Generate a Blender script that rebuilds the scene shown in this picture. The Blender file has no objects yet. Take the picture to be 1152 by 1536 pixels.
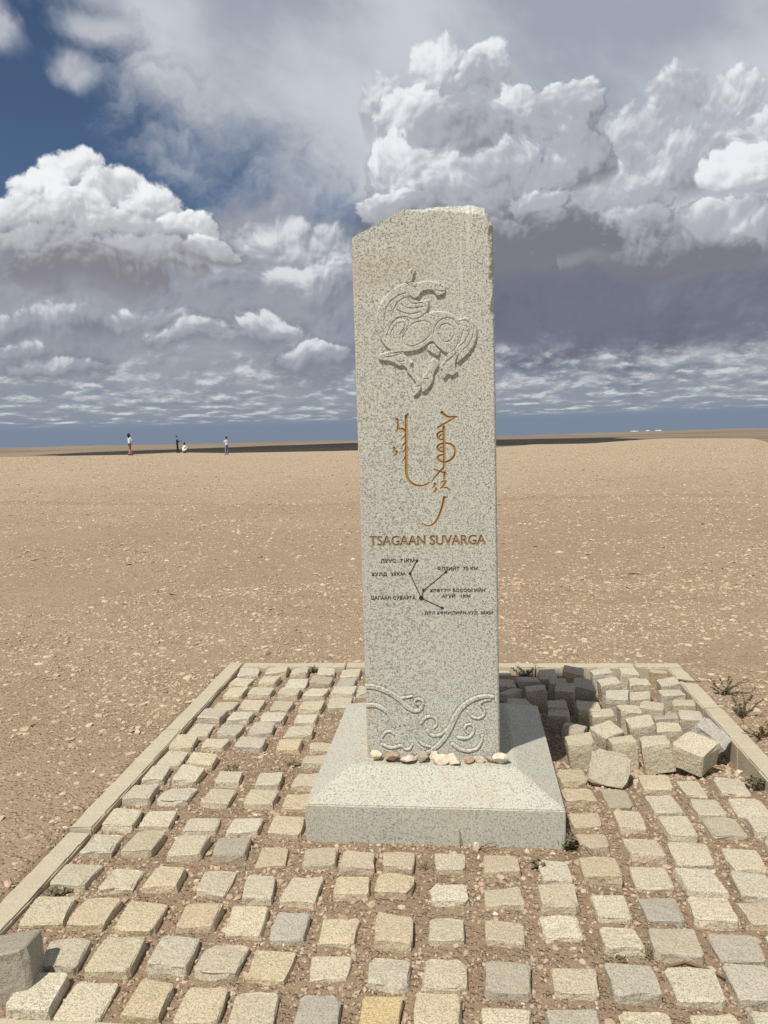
import bpy, bmesh, math, random
import numpy as np
from mathutils import Vector, Matrix, Euler
scene = bpy.context.scene
COL = scene.collection
# ---------------------------------------------------------------- camera
cam_data = bpy.data.cameras.new('camera'); cam = bpy.data.objects.new('camera', cam_data); COL.objects.link(cam)
CAMP = Vector((0.0794, -3.4408, 1.5427))
YAW, PITCH, ROLL = 0.0961, 0.1032, -0.0278
fw = Vector((-math.sin(YAW) * math.cos(PITCH), math.cos(YAW) * math.cos(PITCH), -math.sin(PITCH)))
rt = Vector((math.cos(YAW), math.sin(YAW), 0)); up = rt.cross(fw)
rr = rt * math.cos(ROLL) + up * math.sin(ROLL); uu = -rt * math.sin(ROLL) + up * math.cos(ROLL)
mw = Matrix.Identity(4)
for i in range(3): mw[i][0], mw[i][1], mw[i][2], mw[i][3] = rr[i], uu[i], -fw[i], CAMP[i]
cam.matrix_world = mw
cam_data.sensor_fit = 'VERTICAL'; cam_data.sensor_height = 24.0
cam_data.lens = 24.0 * 1143.16 / 1536.0
cam_data.clip_start = 0.05; cam_data.clip_end = 200000
scene.camera = cam
scene.view_settings.view_transform = 'Standard'; scene.view_settings.look = 'None'
scene.view_settings.exposure = 0.0; scene.view_settings.gamma = 1.0; scene.view_settings.use_curve_mapping = False
scene.cycles.use_denoising = False
scene.cycles.max_bounces = 6; scene.cycles.diffuse_bounces = 3; scene.cycles.glossy_bounces = 2; scene.cycles.transmission_bounces = 4
# ---------------------------------------------------------------- node expression helper
class V:
    """a node socket (or constant) with arithmetic"""
    tree = None
    def __init__(s, k): s.k = k
    @staticmethod
    def m(op, *args, clamp=False):
        n = V.tree.nodes.new('ShaderNodeMath'); n.operation = op; n.use_clamp = clamp
        for i, a in enumerate(args):
            if isinstance(a, V): V.tree.links.new(a.k, n.inputs[i])
            else: n.inputs[i].default_value = float(a)
        return V(n.outputs[0])
    def __add__(s, o): return V.m('ADD', s, o)
    __radd__ = __add__
    def __sub__(s, o): return V.m('SUBTRACT', s, o)
    def __rsub__(s, o): return V.m('SUBTRACT', o, s)
    def __mul__(s, o): return V.m('MULTIPLY', s, o)
    __rmul__ = __mul__
    def __truediv__(s, o): return V.m('DIVIDE', s, o)
    def __rtruediv__(s, o): return V.m('DIVIDE', o, s)
def vmax(a, b): return V.m('MAXIMUM', a, b)
def vmin(a, b): return V.m('MINIMUM', a, b)
def smax(a, b, k): return V.m('SMOOTH_MAX', a, b, k)
def clamp01(a): return V.m('ADD', a, 0.0, clamp=True)
def step(x, lo, hi):
    n = V.tree.nodes.new('ShaderNodeMapRange'); n.interpolation_type = 'SMOOTHSTEP'; n.clamp = True
    V.tree.links.new(x.k, n.inputs[0])
    n.inputs[1].default_value = min(lo, hi); n.inputs[2].default_value = max(lo, hi)
    n.inputs[3].default_value, n.inputs[4].default_value = (0, 1) if lo < hi else (1, 0)
    return V(n.outputs[0])
def vec(x, y, z=0.0):
    n = V.tree.nodes.new('ShaderNodeCombineXYZ')
    for i, a in enumerate((x, y, z)):
        if isinstance(a, V): V.tree.links.new(a.k, n.inputs[i])
        else: n.inputs[i].default_value = float(a)
    return V(n.outputs[0])
def noise(p, scale, detail=5, rough=0.55, dims='2D', dist=0.0, color=False):
    n = V.tree.nodes.new('ShaderNodeTexNoise'); n.noise_dimensions = dims
    V.tree.links.new(p.k, n.inputs['Vector'])
    n.inputs['Scale'].default_value = scale; n.inputs['Detail'].default_value = detail
    n.inputs['Roughness'].default_value = rough; n.inputs['Distortion'].default_value = dist
    return V(n.outputs['Color' if color else 'Fac'])
def voro(p, scale, detail=3, rough=0.5, dims='2D', feature='F1', smooth=0.3, rand=1.0, color=False, lac=2.0):
    n = V.tree.nodes.new('ShaderNodeTexVoronoi'); n.voronoi_dimensions = dims; n.feature = feature
    n.normalize = detail > 0
    V.tree.links.new(p.k, n.inputs['Vector'])
    n.inputs['Scale'].default_value = scale; n.inputs['Detail'].default_value = detail
    n.inputs['Roughness'].default_value = rough; n.inputs['Randomness'].default_value = rand
    n.inputs['Lacunarity'].default_value = lac
    if feature == 'SMOOTH_F1': n.inputs['Smoothness'].default_value = smooth
    return V(n.outputs['Color' if color else 'Distance'])
def sep(c):
    n = V.tree.nodes.new('ShaderNodeSeparateXYZ'); V.tree.links.new(c.k, n.inputs[0])
    return V(n.outputs[0]), V(n.outputs[1]), V(n.outputs[2])
def rgb(c):
    n = V.tree.nodes.new('ShaderNodeRGB'); n.outputs[0].default_value = (*c, 1); return V(n.outputs[0])
def cmix(f, a, b, mode='MIX'):
    n = V.tree.nodes.new('ShaderNodeMix'); n.data_type = 'RGBA'; n.blend_type = mode
    for i, x in ((0, f), (6, a), (7, b)):
        if isinstance(x, V): V.tree.links.new(x.k, n.inputs[i])
        elif i == 0: n.inputs[0].default_value = float(x)
        else: n.inputs[i].default_value = (*x, 1)
    return V(n.outputs[2])

# ---------------------------------------------------------------- world: blue sky with cumulus
SUN_EL, SUN_AZ = math.radians(59.2), math.radians(207.5)      # compass bearing of the sun, +Y = 0, clockwise
SKY = 0.06
world = bpy.data.worlds.new("World"); scene.world = world; world.use_nodes = True
wt = world.node_tree; wt.nodes.clear(); V.tree = wt
sky = wt.nodes.new('ShaderNodeTexSky'); sky.sky_type = 'NISHITA'; sky.sun_disc = False
sky.sun_elevation = SUN_EL; sky.sun_rotation = SUN_AZ; sky.altitude = 1300
sky.air_density = 1.0; sky.dust_density = 0.3; sky.ozone_density = 4.0
tc = wt.nodes.new('ShaderNodeTexCoord')
dx, dy, dz = sep(V(tc.outputs['Generated']))
DEG = 57.29578
az = V.m('ARCTAN2', dx, dy) * DEG                # degrees, 0 along +Y, positive to +X
el = V.m('ARCSINE', dz) * DEG
def S(*c): return tuple(x / SKY for x in c)      # a radiance as it leaves the Background node
P0 = vec(az, el)
wr, wg, _ = sep(noise(P0, 0.16, 4, 0.6, color=True))
az1 = az + (wr - 0.5) * 5.0; el1 = el + (wg - 0.5) * 5.0
P1 = vec(az1, el1)
col = V(sky.outputs[0])
# high veil of altostratus, open to blue towards the left (azimuth under about -25 degrees)
st = noise(vec(az1 * 0.6 + el1 * 0.55, el1 * 1.1 - az1 * 0.55), 0.085, 6, 0.6)
edge = az + (el - 19.0) * 1.6 + 17.5
back = step(az * 1.0, -100, -70)                # the veil closes again towards the back
veil = step(edge + (st - 0.5) * 26.0, -3.0, 8.0)
veil = vmax(veil, 1.0 - back)
veil_tone = noise(vec(az * 0.8, el * 1.2 + az * 0.3), 0.07, 5, 0.55)
vt = step(veil_tone * 1.0 + (el - 20.0) * -0.016, 0.22, 0.56)
vcol = cmix(vt, S(.36, .40, .47), S(.60, .63, .665))
vcol = cmix(step(el, 30, 50), vcol, S(.25, .26, .285))  # above the view the veil is darkened to weaken the sky's fill light
col = cmix(veil * 0.93, col, vcol)
# slate-blue murk under the far cloud bases
col = cmix(step(el, 8.0, 3.0), col, S(.265, .30, .365))
col = cmix(step(el, 2.0, 0.5), col, S(.20, .25, .335))

LA, LE = -0.55, 0.83                            # light comes from the upper left
ur, ug, _ = sep(noise(vec(az, el + 90.0), 0.13, 2, 0.5, color=True))
A1 = az + (ur - 0.5) * 3.4; E1 = el + (ug - 0.5) * 3.4
PB = voro(vec(A1, E1), 0.30, 2.6, 0.50, lac=2.2)                                     # billows: distance from the puff centres
PB2 = voro(vec(A1 + LA * 0.32, E1 + LE * 0.32), 0.30, 2.6, 0.50, lac=2.2)
PN = noise(vec(A1, E1 + 40.0), 0.22, 6, 0.6)
PF = noise(vec(A1 + 11.0, E1), 0.95, 5, 0.62)                                     # feathered fine structure
relief = (PB2 - PB) * 1.25 + (PF - 0.5) * 0.34
def ramp3(t, dark, mid, bright, c0, c1, c2):
    n = wt.nodes.new('ShaderNodeValToRGB'); cr = n.color_ramp; cr.interpolation = 'EASE'
    cr.elements[0].position = 0.0; cr.elements[0].color = (*dark, 1)
    cr.elements[1].position = 1.0; cr.elements[1].color = (*bright, 1)
    m = cr.elements.new(0.5); m.color = (*mid, 1)
    q = wt.nodes.new('ShaderNodeMapRange'); q.clamp = True
    wt.links.new(t.k, q.inputs[0]); q.inputs[1].default_value = c0; q.inputs[2].default_value = c2
    wt.links.new(q.outputs[0], n.inputs[0])
    sc = wt.nodes.new('ShaderNodeVectorMath'); sc.operation = 'SCALE'; sc.inputs[3].default_value = 1.0 / SKY
    wt.links.new(n.outputs[0], sc.inputs[0])
    return V(sc.outputs[0])
def cumulus(col, ells, bright, mid, dark, amp=0.75, soft=0.14, fine=1.9, base=0.42, opac=1.0, bias=0.0, lift=0.0, flat=0.0, nz=0.42, tone=0.5):
    def mass(aa, ee):
        M = None
        for (ca, ce, ra, re) in ells:
            u = (aa - ca) / ra; v = (ee - ce) / re
            m = 1.0 - V.m('SQRT', u * u + v * v)
            M = m if M is None else smax(M, m, 0.3)
        return M
    M = mass(A1, E1)
    M2 = mass(A1 + LA * 2.5, E1 + LE * 2.5)
    D = M + (0.40 - PB) * amp + (PN - 0.5) * nz + bias
    al = step(D, 0.0, soft) * opac
    lit = relief * fine + (M - M2) * base + (PN - 0.5) * tone + lift
    return cmix(al, col, ramp3(lit, dark, mid, bright, -0.42, 0, 0.48))
P1 = vec(A1, E1)
KB = (0.40 - PB) * 0.80 + (PN - 0.5) * 0.6 + (PF - 0.5) * 0.55 + 0.62
def vm(op, a, b, c=None):
    n = wt.nodes.new('ShaderNodeVectorMath'); n.operation = op
    for i, x in enumerate((a, b, c)):
        if isinstance(x, V): wt.links.new(x.k, n.inputs[i])
        elif x is not None: n.inputs[i].default_value = (*x, 0.0)
    return V(n.outputs['Value' if op == 'DOT_PRODUCT' else 'Vector'])
def heap(col, lumps, ramp, edge=0.24, fine=0.95, rise=0.32, opac=1.0, low=-1.15, high=-0.35):
    """a cumulus heap: overlapping lumps, back to front, each bright above and fading into the next below; (az, el, ra, re), tone"""
    tone = alpha = None
    for (ca, ce, ra, re), off in lumps:
        uv = vm('MULTIPLY_ADD', P1, (1 / ra, 1 / re), (-ca / ra, -ce / re))
        D = V.m('MULTIPLY_ADD', vm('DOT_PRODUCT', uv, uv), -0.62, KB)
        al = step(D, 0.0, edge) * step(vm('DOT_PRODUCT', uv, (0, 1)), low, high)
        lit = vm('DOT_PRODUCT', uv, (-0.3 * rise, rise)) + off
        if tone is None: tone, alpha = lit, al
        else:
            tone = V.m('MULTIPLY_ADD', lit - tone, al, tone)
            alpha = vmax(alpha, al)
    tone = tone + relief * fine + (PN - 0.5) * 0.55
    return cmix(alpha * opac, col, ramp3(tone, *ramp, -0.5, 0, 0.5))
LE5 = V.m('LOGARITHM', vmax(el, 0.25), 2.718) * 5.0
def ranks(col, lo, hi, thr, fq, seed, ramp):
    """broken cumulus crowding together towards the horizon, all round"""
    px_ = az * 0.46 + seed
    Na = noise(vec(px_, LE5), fq, 6, 0.6); Nb = noise(vec(px_ - 0.10, LE5 + 0.55), fq, 6, 0.6)
    big_ = noise(vec(px_ * 0.35, LE5 * 0.6 + seed), 0.5, 3, 0.5)
    D = Na + (big_ - 0.5) * 0.5 - thr
    al = step(D, 0.0, 0.30) * step(el, lo, lo * 1.5) * step(el, hi, hi * 0.6)
    lit = (Na - Nb) * 1.25 + (Na - 0.5) * 1.1 - 0.04
    return cmix(al, col, ramp3(lit, *ramp, -0.5, 0, 0.5))
DECK_R = ((.108, .12, .172), (.168, .18, .242), (.29, .305, .36))
DECK_L = ((.19, .205, .26), (.345, .365, .42), (.70, .72, .75))
TOWER = ((.20, .20, .235), (.43, .445, .485), (.84, .865, .89))
LEFT = ((.24, .235, .265), (.49, .50, .53), (.88, .90, .91))
FAR = ((.20, .23, .285), (.345, .375, .42), (.62, .64, .66))
# soft underlying decks: dark storm deck low on the right, lighter one on the left
col = cumulus(col, [(13.07, 8.44, 14.34, 5.33), (20.23, 7.19, 6.38, 4.48), (5.73, 6.38, 6.61, 2.81), (27.63, 7.65, 8.97, 5.52), (-1.92, 10.45, 9.65, 5.51)],
              DECK_R[2], DECK_R[1], DECK_R[0], amp=0.3, soft=0.6, fine=0.4, base=0.2, bias=0.18, lift=-0.05)
col = cumulus(col, [(-26.45, 8.68, 11.02, 4.16), (-26.59, 12.96, 7.99, 3.14), (-13.59, 10.67, 8.09, 5.23), (-17.12, 6.52, 10.75, 3.28), (-37.35, 8.62, 7.76, 4.39)],
              (.45, .475, .525), (.325, .345, .40), (.215, .23, .295), amp=0.4, soft=0.4, fine=0.8, base=0.2, bias=0.15, lift=0.0)
# ranks of far cumulus
col = ranks(col, 0.9, 6.5, 0.36, 1.05, 4.0, FAR)
col = ranks(col, 2.2, 8.0, 0.45, 0.6, 23.0, FAR)
# left-hand deck lumps
col = heap(col, [((-11.57, 13.15, 5.27, 2.00), .15), ((-28.85, 10.32, 4.52, 1.70), -.1), ((-23.74, 10.52, 3.96, 1.58), .0), ((-16.89, 11.11, 3.75, 1.80), .08), ((-8.76, 10.63, 3.40, 2.53), .0), ((-12.37, 11.13, 2.12, 1.36), .3), ((-27.78, 7.77, 5.03, 1.58), -.15), ((-21.42, 8.34, 3.62, 1.36), -.02),
                 ((-18.49, 7.22, 3.26, 1.30), .12), ((-14.48, 6.97, 3.83, 1.88), .2), ((-9.93, 5.24, 4.41, 1.92), .02), ((-27.54, 5.03, 4.23, 1.16), .0), ((-30.36, 6.18, 2.02, 0.96), .05)], DECK_L, edge=0.42, low=-1.1, high=0.55, rise=0.38, fine=1.3)
# right-hand wisps on the deck, then the right-hand heap
col = heap(col, [((16.34, 5.97, 3.40, 1.16), -.02), ((18.98, 9.22, 5.27, 2.12), -.12)], DECK_R, edge=0.7, opac=0.6, low=-1.1, high=0.8, rise=0.2)
col = heap(col, [((15.10, 20.35, 2.72, 2.07), .1), ((18.58, 19.80, 2.99, 2.22), .1), ((12.78, 18.16, 3.03, 2.37), .0), ((17.23, 16.58, 4.51, 2.75), -.1), ((23.04, 17.54, 4.08, 3.32), .05), ((11.71, 15.24, 3.53, 2.28), -.1),
                 ((19.66, 15.45, 2.97, 1.96), .2), ((17.28, 12.96, 3.51, 1.81), .05), ((13.04, 13.01, 3.93, 1.91), -.2), ((9.70, 11.80, 2.36, 1.66), .1), ((20.92, 11.49, 3.91, 1.79), -.2), ((15.21, 11.30, 5.11, 1.88), -.45)], TOWER, edge=0.25, low=-1.1, high=0.1)
# the great tower
col = heap(col, [((-0.42, 23.83, 2.83, 2.25), .1), ((3.33, 23.76, 2.55, 2.05), .05), ((8.13, 21.04, 2.62, 2.12), .05), ((-4.75, 21.89, 2.00, 2.35), .05), ((5.38, 20.72, 3.00, 2.75), .05), ((-2.38, 21.22, 2.86, 2.38), .15), ((1.40, 20.42, 3.54, 2.39), -.1),
                 ((8.57, 18.02, 2.72, 2.43), -.2), ((4.88, 17.32, 3.73, 2.28), -.1), ((-2.71, 17.97, 3.60, 2.51), .12), ((2.06, 17.31, 4.02, 1.88), .0), ((-4.23, 15.46, 2.90, 1.74), .0), ((0.58, 14.83, 6.21, 2.18), -.3), ((5.80, 15.78, 2.56, 1.27), .0), ((5.78, 12.76, 6.06, 2.64), -.55), ((-0.42, 12.44, 6.26, 2.47), -.55)], TOWER, low=-1.1, high=-0.1)
# the left-hand heap
col = heap(col, [((-26.27, 17.64, 2.43, 1.66), .2), ((-28.63, 16.26, 2.04, 1.59), .2), ((-23.79, 16.63, 2.60, 1.71), .15), ((-30.34, 14.73, 1.99, 1.80), .1), ((-34.40, 13.96, 3.33, 2.72), .1), ((-20.97, 15.97, 2.78, 1.75), .2), ((-26.45, 15.03, 3.37, 1.72), .05), ((-18.57, 14.37, 2.66, 1.55), .15),
                 ((-23.51, 14.17, 3.50, 1.68), -.05), ((-16.81, 12.67, 2.80, 1.33), .0), ((-28.67, 12.83, 3.69, 1.66), -.2), ((-21.42, 12.12, 4.94, 1.75), -.25), ((-26.30, 11.07, 5.95, 1.89), -.5)], LEFT, low=-1.1, high=0.0)
# small torn scud in the upper left
col = cumulus(col, [(-23.99, 25.78, 3.60, 1.24), (-25.82, 23.66, 2.08, 1.43), (-30.49, 24.93, 2.32, 2.02)],
              (.52, .54, .59), (.42, .445, .51), (.30, .32, .40), soft=0.8, opac=0.85, amp=0.9, nz=0.9)
world.cycles.sampling_method = 'NONE'
bg = wt.nodes.new('ShaderNodeBackground'); bg.inputs[1].default_value = SKY
wt.links.new(col.k, bg.inputs[0])
wo = wt.nodes.new('ShaderNodeOutputWorld'); wt.links.new(bg.outputs[0], wo.inputs[0])
# ---------------------------------------------------------------- sun
sun_data = bpy.data.lights.new('sun', 'SUN'); sun_data.energy = 4.8; sun_data.angle = math.radians(0.53); sun_data.color = (1.0, 0.93, 0.82)
sun = bpy.data.objects.new('sun', sun_data); COL.objects.link(sun)
sd = Vector((math.sin(SUN_AZ) * math.cos(SUN_EL), math.cos(SUN_AZ) * math.cos(SUN_EL), math.sin(SUN_EL)))
sun.rotation_euler = sd.to_track_quat('Z', 'Y').to_euler(); sun.location = (-4, -8, 15)

rng = np.random.default_rng(7); random.seed(7)
# ---------------------------------------------------------------- small helpers
def tag(o, label=None, cat=None, group=None, kind=None):
    for k, v in (('label', label), ('category', cat), ('group', group), ('kind', kind)):
        if v: o[k] = v
    return o
def link(name, mesh, mat=None, parent=None):
    o = bpy.data.objects.new(name, mesh); COL.objects.link(o)
    if mat is not None:
        mesh.materials.clear(); mesh.materials.append(mat)
    if parent is not None: o.parent = parent
    return o
def mesh_from(name, verts, faces, smooth=False):
    me = bpy.data.meshes.new(name)
    me.from_pydata([tuple(map(float, v)) for v in verts], [], [tuple(map(int, f)) for f in faces])
    me.update()
    if smooth: me.shade_smooth()
    return me
def mesh_np(name, V_, F_, smooth=False):
    """fast mesh from numpy arrays, all faces with the same number of corners"""
    me = bpy.data.meshes.new(name); n = len(V_); m, k = F_.shape
    me.vertices.add(n); me.vertices.foreach_set('co', np.ascontiguousarray(V_, np.float32).ravel())
    me.loops.add(m * k); me.loops.foreach_set('vertex_index', np.ascontiguousarray(F_, np.int32).ravel())
    me.polygons.add(m); me.polygons.foreach_set('loop_start', np.arange(0, m * k, k, dtype=np.int32))
    me.polygons.foreach_set('use_smooth', np.full(m, smooth, dtype=bool))
    me.update(calc_edges=True); me.validate()
    return me
def empty(name, loc=(0, 0, 0), rz=0.0):
    o = bpy.data.objects.new(name, None); COL.objects.link(o); o.location = loc; o.rotation_euler = (0, 0, rz); o.empty_display_size = 0.1
    return o
def hash2(i, j, s=0):
    v = np.sin(i * 127.1 + j * 311.7 + s * 74.7) * 43758.5453
    return v - np.floor(v)
def vnoise(x, y, s=0):
    xi, yi = np.floor(x), np.floor(y); fx, fy = x - xi, y - yi
    fx = fx * fx * (3 - 2 * fx); fy = fy * fy * (3 - 2 * fy)
    a = hash2(xi, yi, s); b = hash2(xi + 1, yi, s); c_ = hash2(xi, yi + 1, s); d = hash2(xi + 1, yi + 1, s)
    return (a + (b - a) * fx) * (1 - fy) + (c_ + (d - c_) * fx) * fy
def fbm(x, y, o=4, s=0):
    t = 0.0; a = 0.5
    for k in range(o): t = t + a * vnoise(x * 2 ** k, y * 2 ** k, s + k); a *= 0.5
    return t
def sstep(a, b, x):
    t = np.clip((x - a) / (b - a), 0, 1); return t * t * (3 - 2 * t)

# ---------------------------------------------------------------- materials
def new_mat(name):
    m = bpy.data.materials.new(name); m.use_nodes = True
    t = m.node_tree; t.nodes.clear(); V.tree = t
    b = t.nodes.new('ShaderNodeBsdfPrincipled'); o = t.nodes.new('ShaderNodeOutputMaterial')
    t.links.new(b.outputs[0], o.inputs[0])
    b.inputs['Roughness'].default_value = 0.85; b.inputs['Specular IOR Level'].default_value = 0.25
    return m, t, b
def pos():
    n = V.tree.nodes.new('ShaderNodeNewGeometry'); return V(n.outputs['Position'])
def set_col(t, b, c): t.links.new(c.k, b.inputs['Base Color'])
def bump(t, b, h, strength, dist):
    n = t.nodes.new('ShaderNodeBump'); n.inputs['Strength'].default_value = strength; n.inputs['Distance'].default_value = dist
    t.links.new(h.k, n.inputs['Height']); t.links.new(n.outputs[0], b.inputs['Normal'])
def plain(name, c, rough=0.8, var=0.12, scale=30.0):
    m, t, b = new_mat(name); p = pos()
    n = noise(p, scale, 4, 0.6, '3D')
    set_col(t, b, cmix(n, tuple(x * (1 - var) for x in c), tuple(min(1, x * (1 + var)) for x in c)))
    b.inputs['Roughness'].default_value = rough
    return m
def granite(name, light, mid, dark, sc=150.0, amount=0.5, contrast=1.0, bumps=0.25, tint=None, objcol=False, stains=False, hewn=False, dust=False):
    m, t, b = new_mat(name); p = pos()
    n1 = noise(p, sc, 2.5, 0.55, '3D'); n2 = noise(p, sc * 1.9, 1.5, 0.5, '3D'); n3 = noise(p, 3.2, 5, 0.6, '3D')
    s1 = step(n1, amount + 0.02, amount + 0.13) * contrast; s2 = step(n2, 0.56, 0.66) * (0.75 * contrast)
    if objcol:
        oi = t.nodes.new('ShaderNodeObjectInfo'); base = V(oi.outputs['Color'])
        base = cmix(0.25, base, cmix(n3, tuple(x * .82 for x in light), tuple(min(1, x * 1.12) for x in light)))
        base = cmix(step(noise(p, 14.0, 4, 0.6, '3D'), 0.52, 0.8) * 0.35, base, (.37, .29, .20))
    else:
        base = cmix(n3, tuple(x * .9 for x in light), tuple(min(1, x * 1.08) for x in light))
    c = cmix(s1, base, cmix(0.6, base, mid)) if objcol else cmix(s1, base, mid)
    c = cmix(s2, c, dark)
    if stains:
        px, py, pz = sep(p)
        # ochre weathering down the left arris and near the top, pale lime runs below the broken corner
        q = noise(vec(px * 3.0, pz * 1.3), 3.0, 4, 0.6)
        left = step(px + q * 0.10, -0.21, -0.33)
        c = cmix(left * 0.4, c, (.44, .34, .20))
        band = step(V.m('ABSOLUTE', pz - 2.19 - px * 0.12 + (q - 0.5) * 0.16), 0.10, 0.0) * step(px, 0.10, -0.12)
        c = cmix(band * 0.22, c, (.40, .29, .18))
        run = step(noise(vec(px * 34.0, pz * 0.9), 1.0, 3, 0.6), 0.50, 0.66) * step(pz, 1.85, 2.2) * step(px, 0.02, 0.10)
        c = cmix(run * 0.5, c, (.60, .60, .56))
        low = step(pz + q * 0.25, 0.42, 0.2)
        c = cmix(low * 0.25, c, (.42, .34, .23))
    if dust:      # wind-blown ochre dust and old splash marks
        c = cmix(step(noise(p, 4.5, 5, 0.65, '3D'), 0.48, 0.72) * 0.30, c, (.42, .335, .235))
        c = cmix(step(noise(p, 17.0, 4, 0.7, '3D'), 0.60, 0.74) * 0.22, c, (.26, .22, .17))
    set_col(t, b, c)
    g = noise(p, sc * 0.55, 4, 0.65, '3D')
    if hewn: g = g * 0.6 + noise(p, 34.0, 4, 0.6, '3D') * 1.1
    bump(t, b, g, bumps, 0.011 if hewn else 0.006)
    b.inputs['Roughness'].default_value = 0.75
    return m
M_SHAFT = granite('speckled granite', (.52, .532, .475), (.33, .335, .30), (.05, .05, .046), sc=128, amount=0.47, contrast=1.0, bumps=0.12, stains=True)
M_SHAFT_SIDE = granite('rough split granite', (.50, .45, .35), (.34, .29, .22), (.13, .12, .10), sc=120, amount=0.46, bumps=0.7)
M_PED = granite('sawn granite', (.475, .475, .41), (.33, .33, .285), (.08, .08, .07), sc=110, amount=0.50, contrast=0.9, dust=True, bumps=0.12)
M_KERB = granite('kerb granite', (.49, .44, .33), (.40, .36, .27), (.20, .18, .14), sc=170, amount=0.50, contrast=0.8, bumps=0.35, dust=True)
M_SETT = granite('hewn granite', (.60, .54, .40), (.30, .27, .20), (.15, .135, .11), sc=150, amount=0.47, contrast=1.0, bumps=0.6, objcol=True, hewn=True)
def col_attr_mat(name, rough=0.9):
    m, t, b = new_mat(name); p = pos()
    a = t.nodes.new('ShaderNodeVertexColor'); a.layer_name = 'Col'
    n = noise(p, 90, 3, 0.6, '3D')
    set_col(t, b, cmix(0.30, V(a.outputs[0]), cmix(n, (.28, .20, .13), (.62, .54, .42)), 'MIX'))
    b.inputs['Roughness'].default_value = rough
    return m
M_GRAVEL = col_attr_mat('desert gravel')
def soil_mat(name, near):
    m, t, b = new_mat(name); p = pos(); x, y, z = sep(p)
    q = vec(x, y)
    big = noise(q, 0.35, 5, 0.6); mid = noise(q, 5.0, 5, 0.65); fine = noise(q, 60.0, 4, 0.7)
    c = cmix(step(big, 0.25, 0.78), (.325, .236, .158), (.365, .276, .190))
    c = cmix(step(mid, 0.35, 0.75) * 0.5, c, (.41, .325, .23))
    c = cmix(step(fine, 0.56, 0.68) * 0.65, c, (.15, .105, .07))  # dark flecks colour in the small shadows among the grit
    v1 = voro(q, 70.0 if near else 46.0, 0, color=True); vr, vg, vb = sep(v1); d1 = voro(q, 70.0 if near else 46.0, 0)
    stone = step(d1, 0.46, 0.30) * step(vr, 0.45, 0.6)
    c = cmix(stone * (0.5 if near else 0.7), c, cmix(vg, (.28, .205, .14), (.55, .47, .35)))
    if near: c = cmix(0.22, c, (.12, .085, .058))
    if not near:
        r = V.m('SQRT', x * x + y * y)
        v2 = voro(vec(x, y), 9.0, 0, color=True); wr_, wg_, wb_ = sep(v2); d2 = voro(vec(x, y), 9.0, 0)
        st2 = step(d2, 0.42, 0.28) * step(wr_, 0.55, 0.72) * step(r, 9.0, 22.0)
        c = cmix(st2 * 0.75, c, cmix(wg_, (.30, .225, .155), (.62, .54, .42)))
        pave = step(r + (big - 0.5) * 16.0, 7.0, 34.0)
        c = cmix(pave * 0.60, c, cmix(noise(vec(x * 0.35, y), 0.5, 5, 0.65), (.425, .345, .24), (.50, .415, .295)))
        rub = noise(q, 7.0, 6, 0.85)                      # unresolved stones: patches of pale chips and brown soil
        c = cmix(step(rub, 0.50, 0.70) * step(r, 7.0, 22.0) * 0.7, c, (.55, .465, .345))
        c = cmix(step(rub, 0.46, 0.30) * step(r, 7.0, 22.0) * 0.75, c, (.215, .16, .11))
        track = step(V.m('ABSOLUTE', y - 13.5 + x * 0.05 + (noise(vec(x * 0.2, 0.0), 1.0, 3, 0.5) - 0.5) * 2.2), 0.55, 0.1)
        c = cmix(track * 0.45, c, (.30, .22, .15))
        # the valley floor far below the scarp: brown steppe and grey flats
        far = step(z, -3.0, -9.0)
        vn = noise(vec(x * 0.4, y), 0.0016, 6, 0.6); vp = noise(vec(x * 0.25, y), 0.0005, 4, 0.6)
        vc = cmix(step(vn, 0.35, 0.65), (.155, .125, .095), (.225, .185, .14))
        vc = cmix(step(vp, 0.45, 0.62) * 0.5, vc, (.27, .215, .165))
        c = cmix(far, c, vc)
    set_col(t, b, c)
    h = fine * 0.5 + (1.0 - d1) * stone * 0.6 + mid * 0.35
    bump(t, b, h, 1.0, 0.022)
    b.inputs['Roughness'].default_value = 0.95; b.inputs['Specular IOR Level'].default_value = 0.1
    return m
M_GROUND = soil_mat('stony desert soil', False)
M_SOIL = soil_mat('soil between setts', True)

# ---------------------------------------------------------------- ground
CX, CY, CH = 0.0794, -3.4408, 1.5427
XL, XR, YB, YF, KW = -1.5, 1.5, 1.5516, -1.74, 0.1054
EDGE_AZ = [-180, -75, -60, -32.07, -24.0, -20.5, -17.0, -9.2, 3.0, 5.7, 9.5, 13.1, 14.9, 20.4, 21.0, 21.3, 24, 40, 75, 180]
EDGE_EL = [-.95, -.95, -.90, -.906, -1.05, -.99, -1.161, -1.254, -1.332, -1.152, -1.193, -.992, -.94, -1.064, -1.255, -1.35, -1.3, -1.1, -.95, -.95]
EDGE_R = [75, 75, 64, 64, 64, 82, 80, 78, 75, 75, 75, 75, 75, 75, 75, 75, 75, 75, 75, 75]
RIM_AZ = [-180, -60, -32, -26, -24, -17, -8, 3, 9, 13, 17, 21.3, 40, 180]
RIM_EL = [-.3, -.3, -.27, -.30, -.33, -.41, -.45, -.46, -.40, -.37, -.36, -.36, -.35, -.3]
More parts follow.
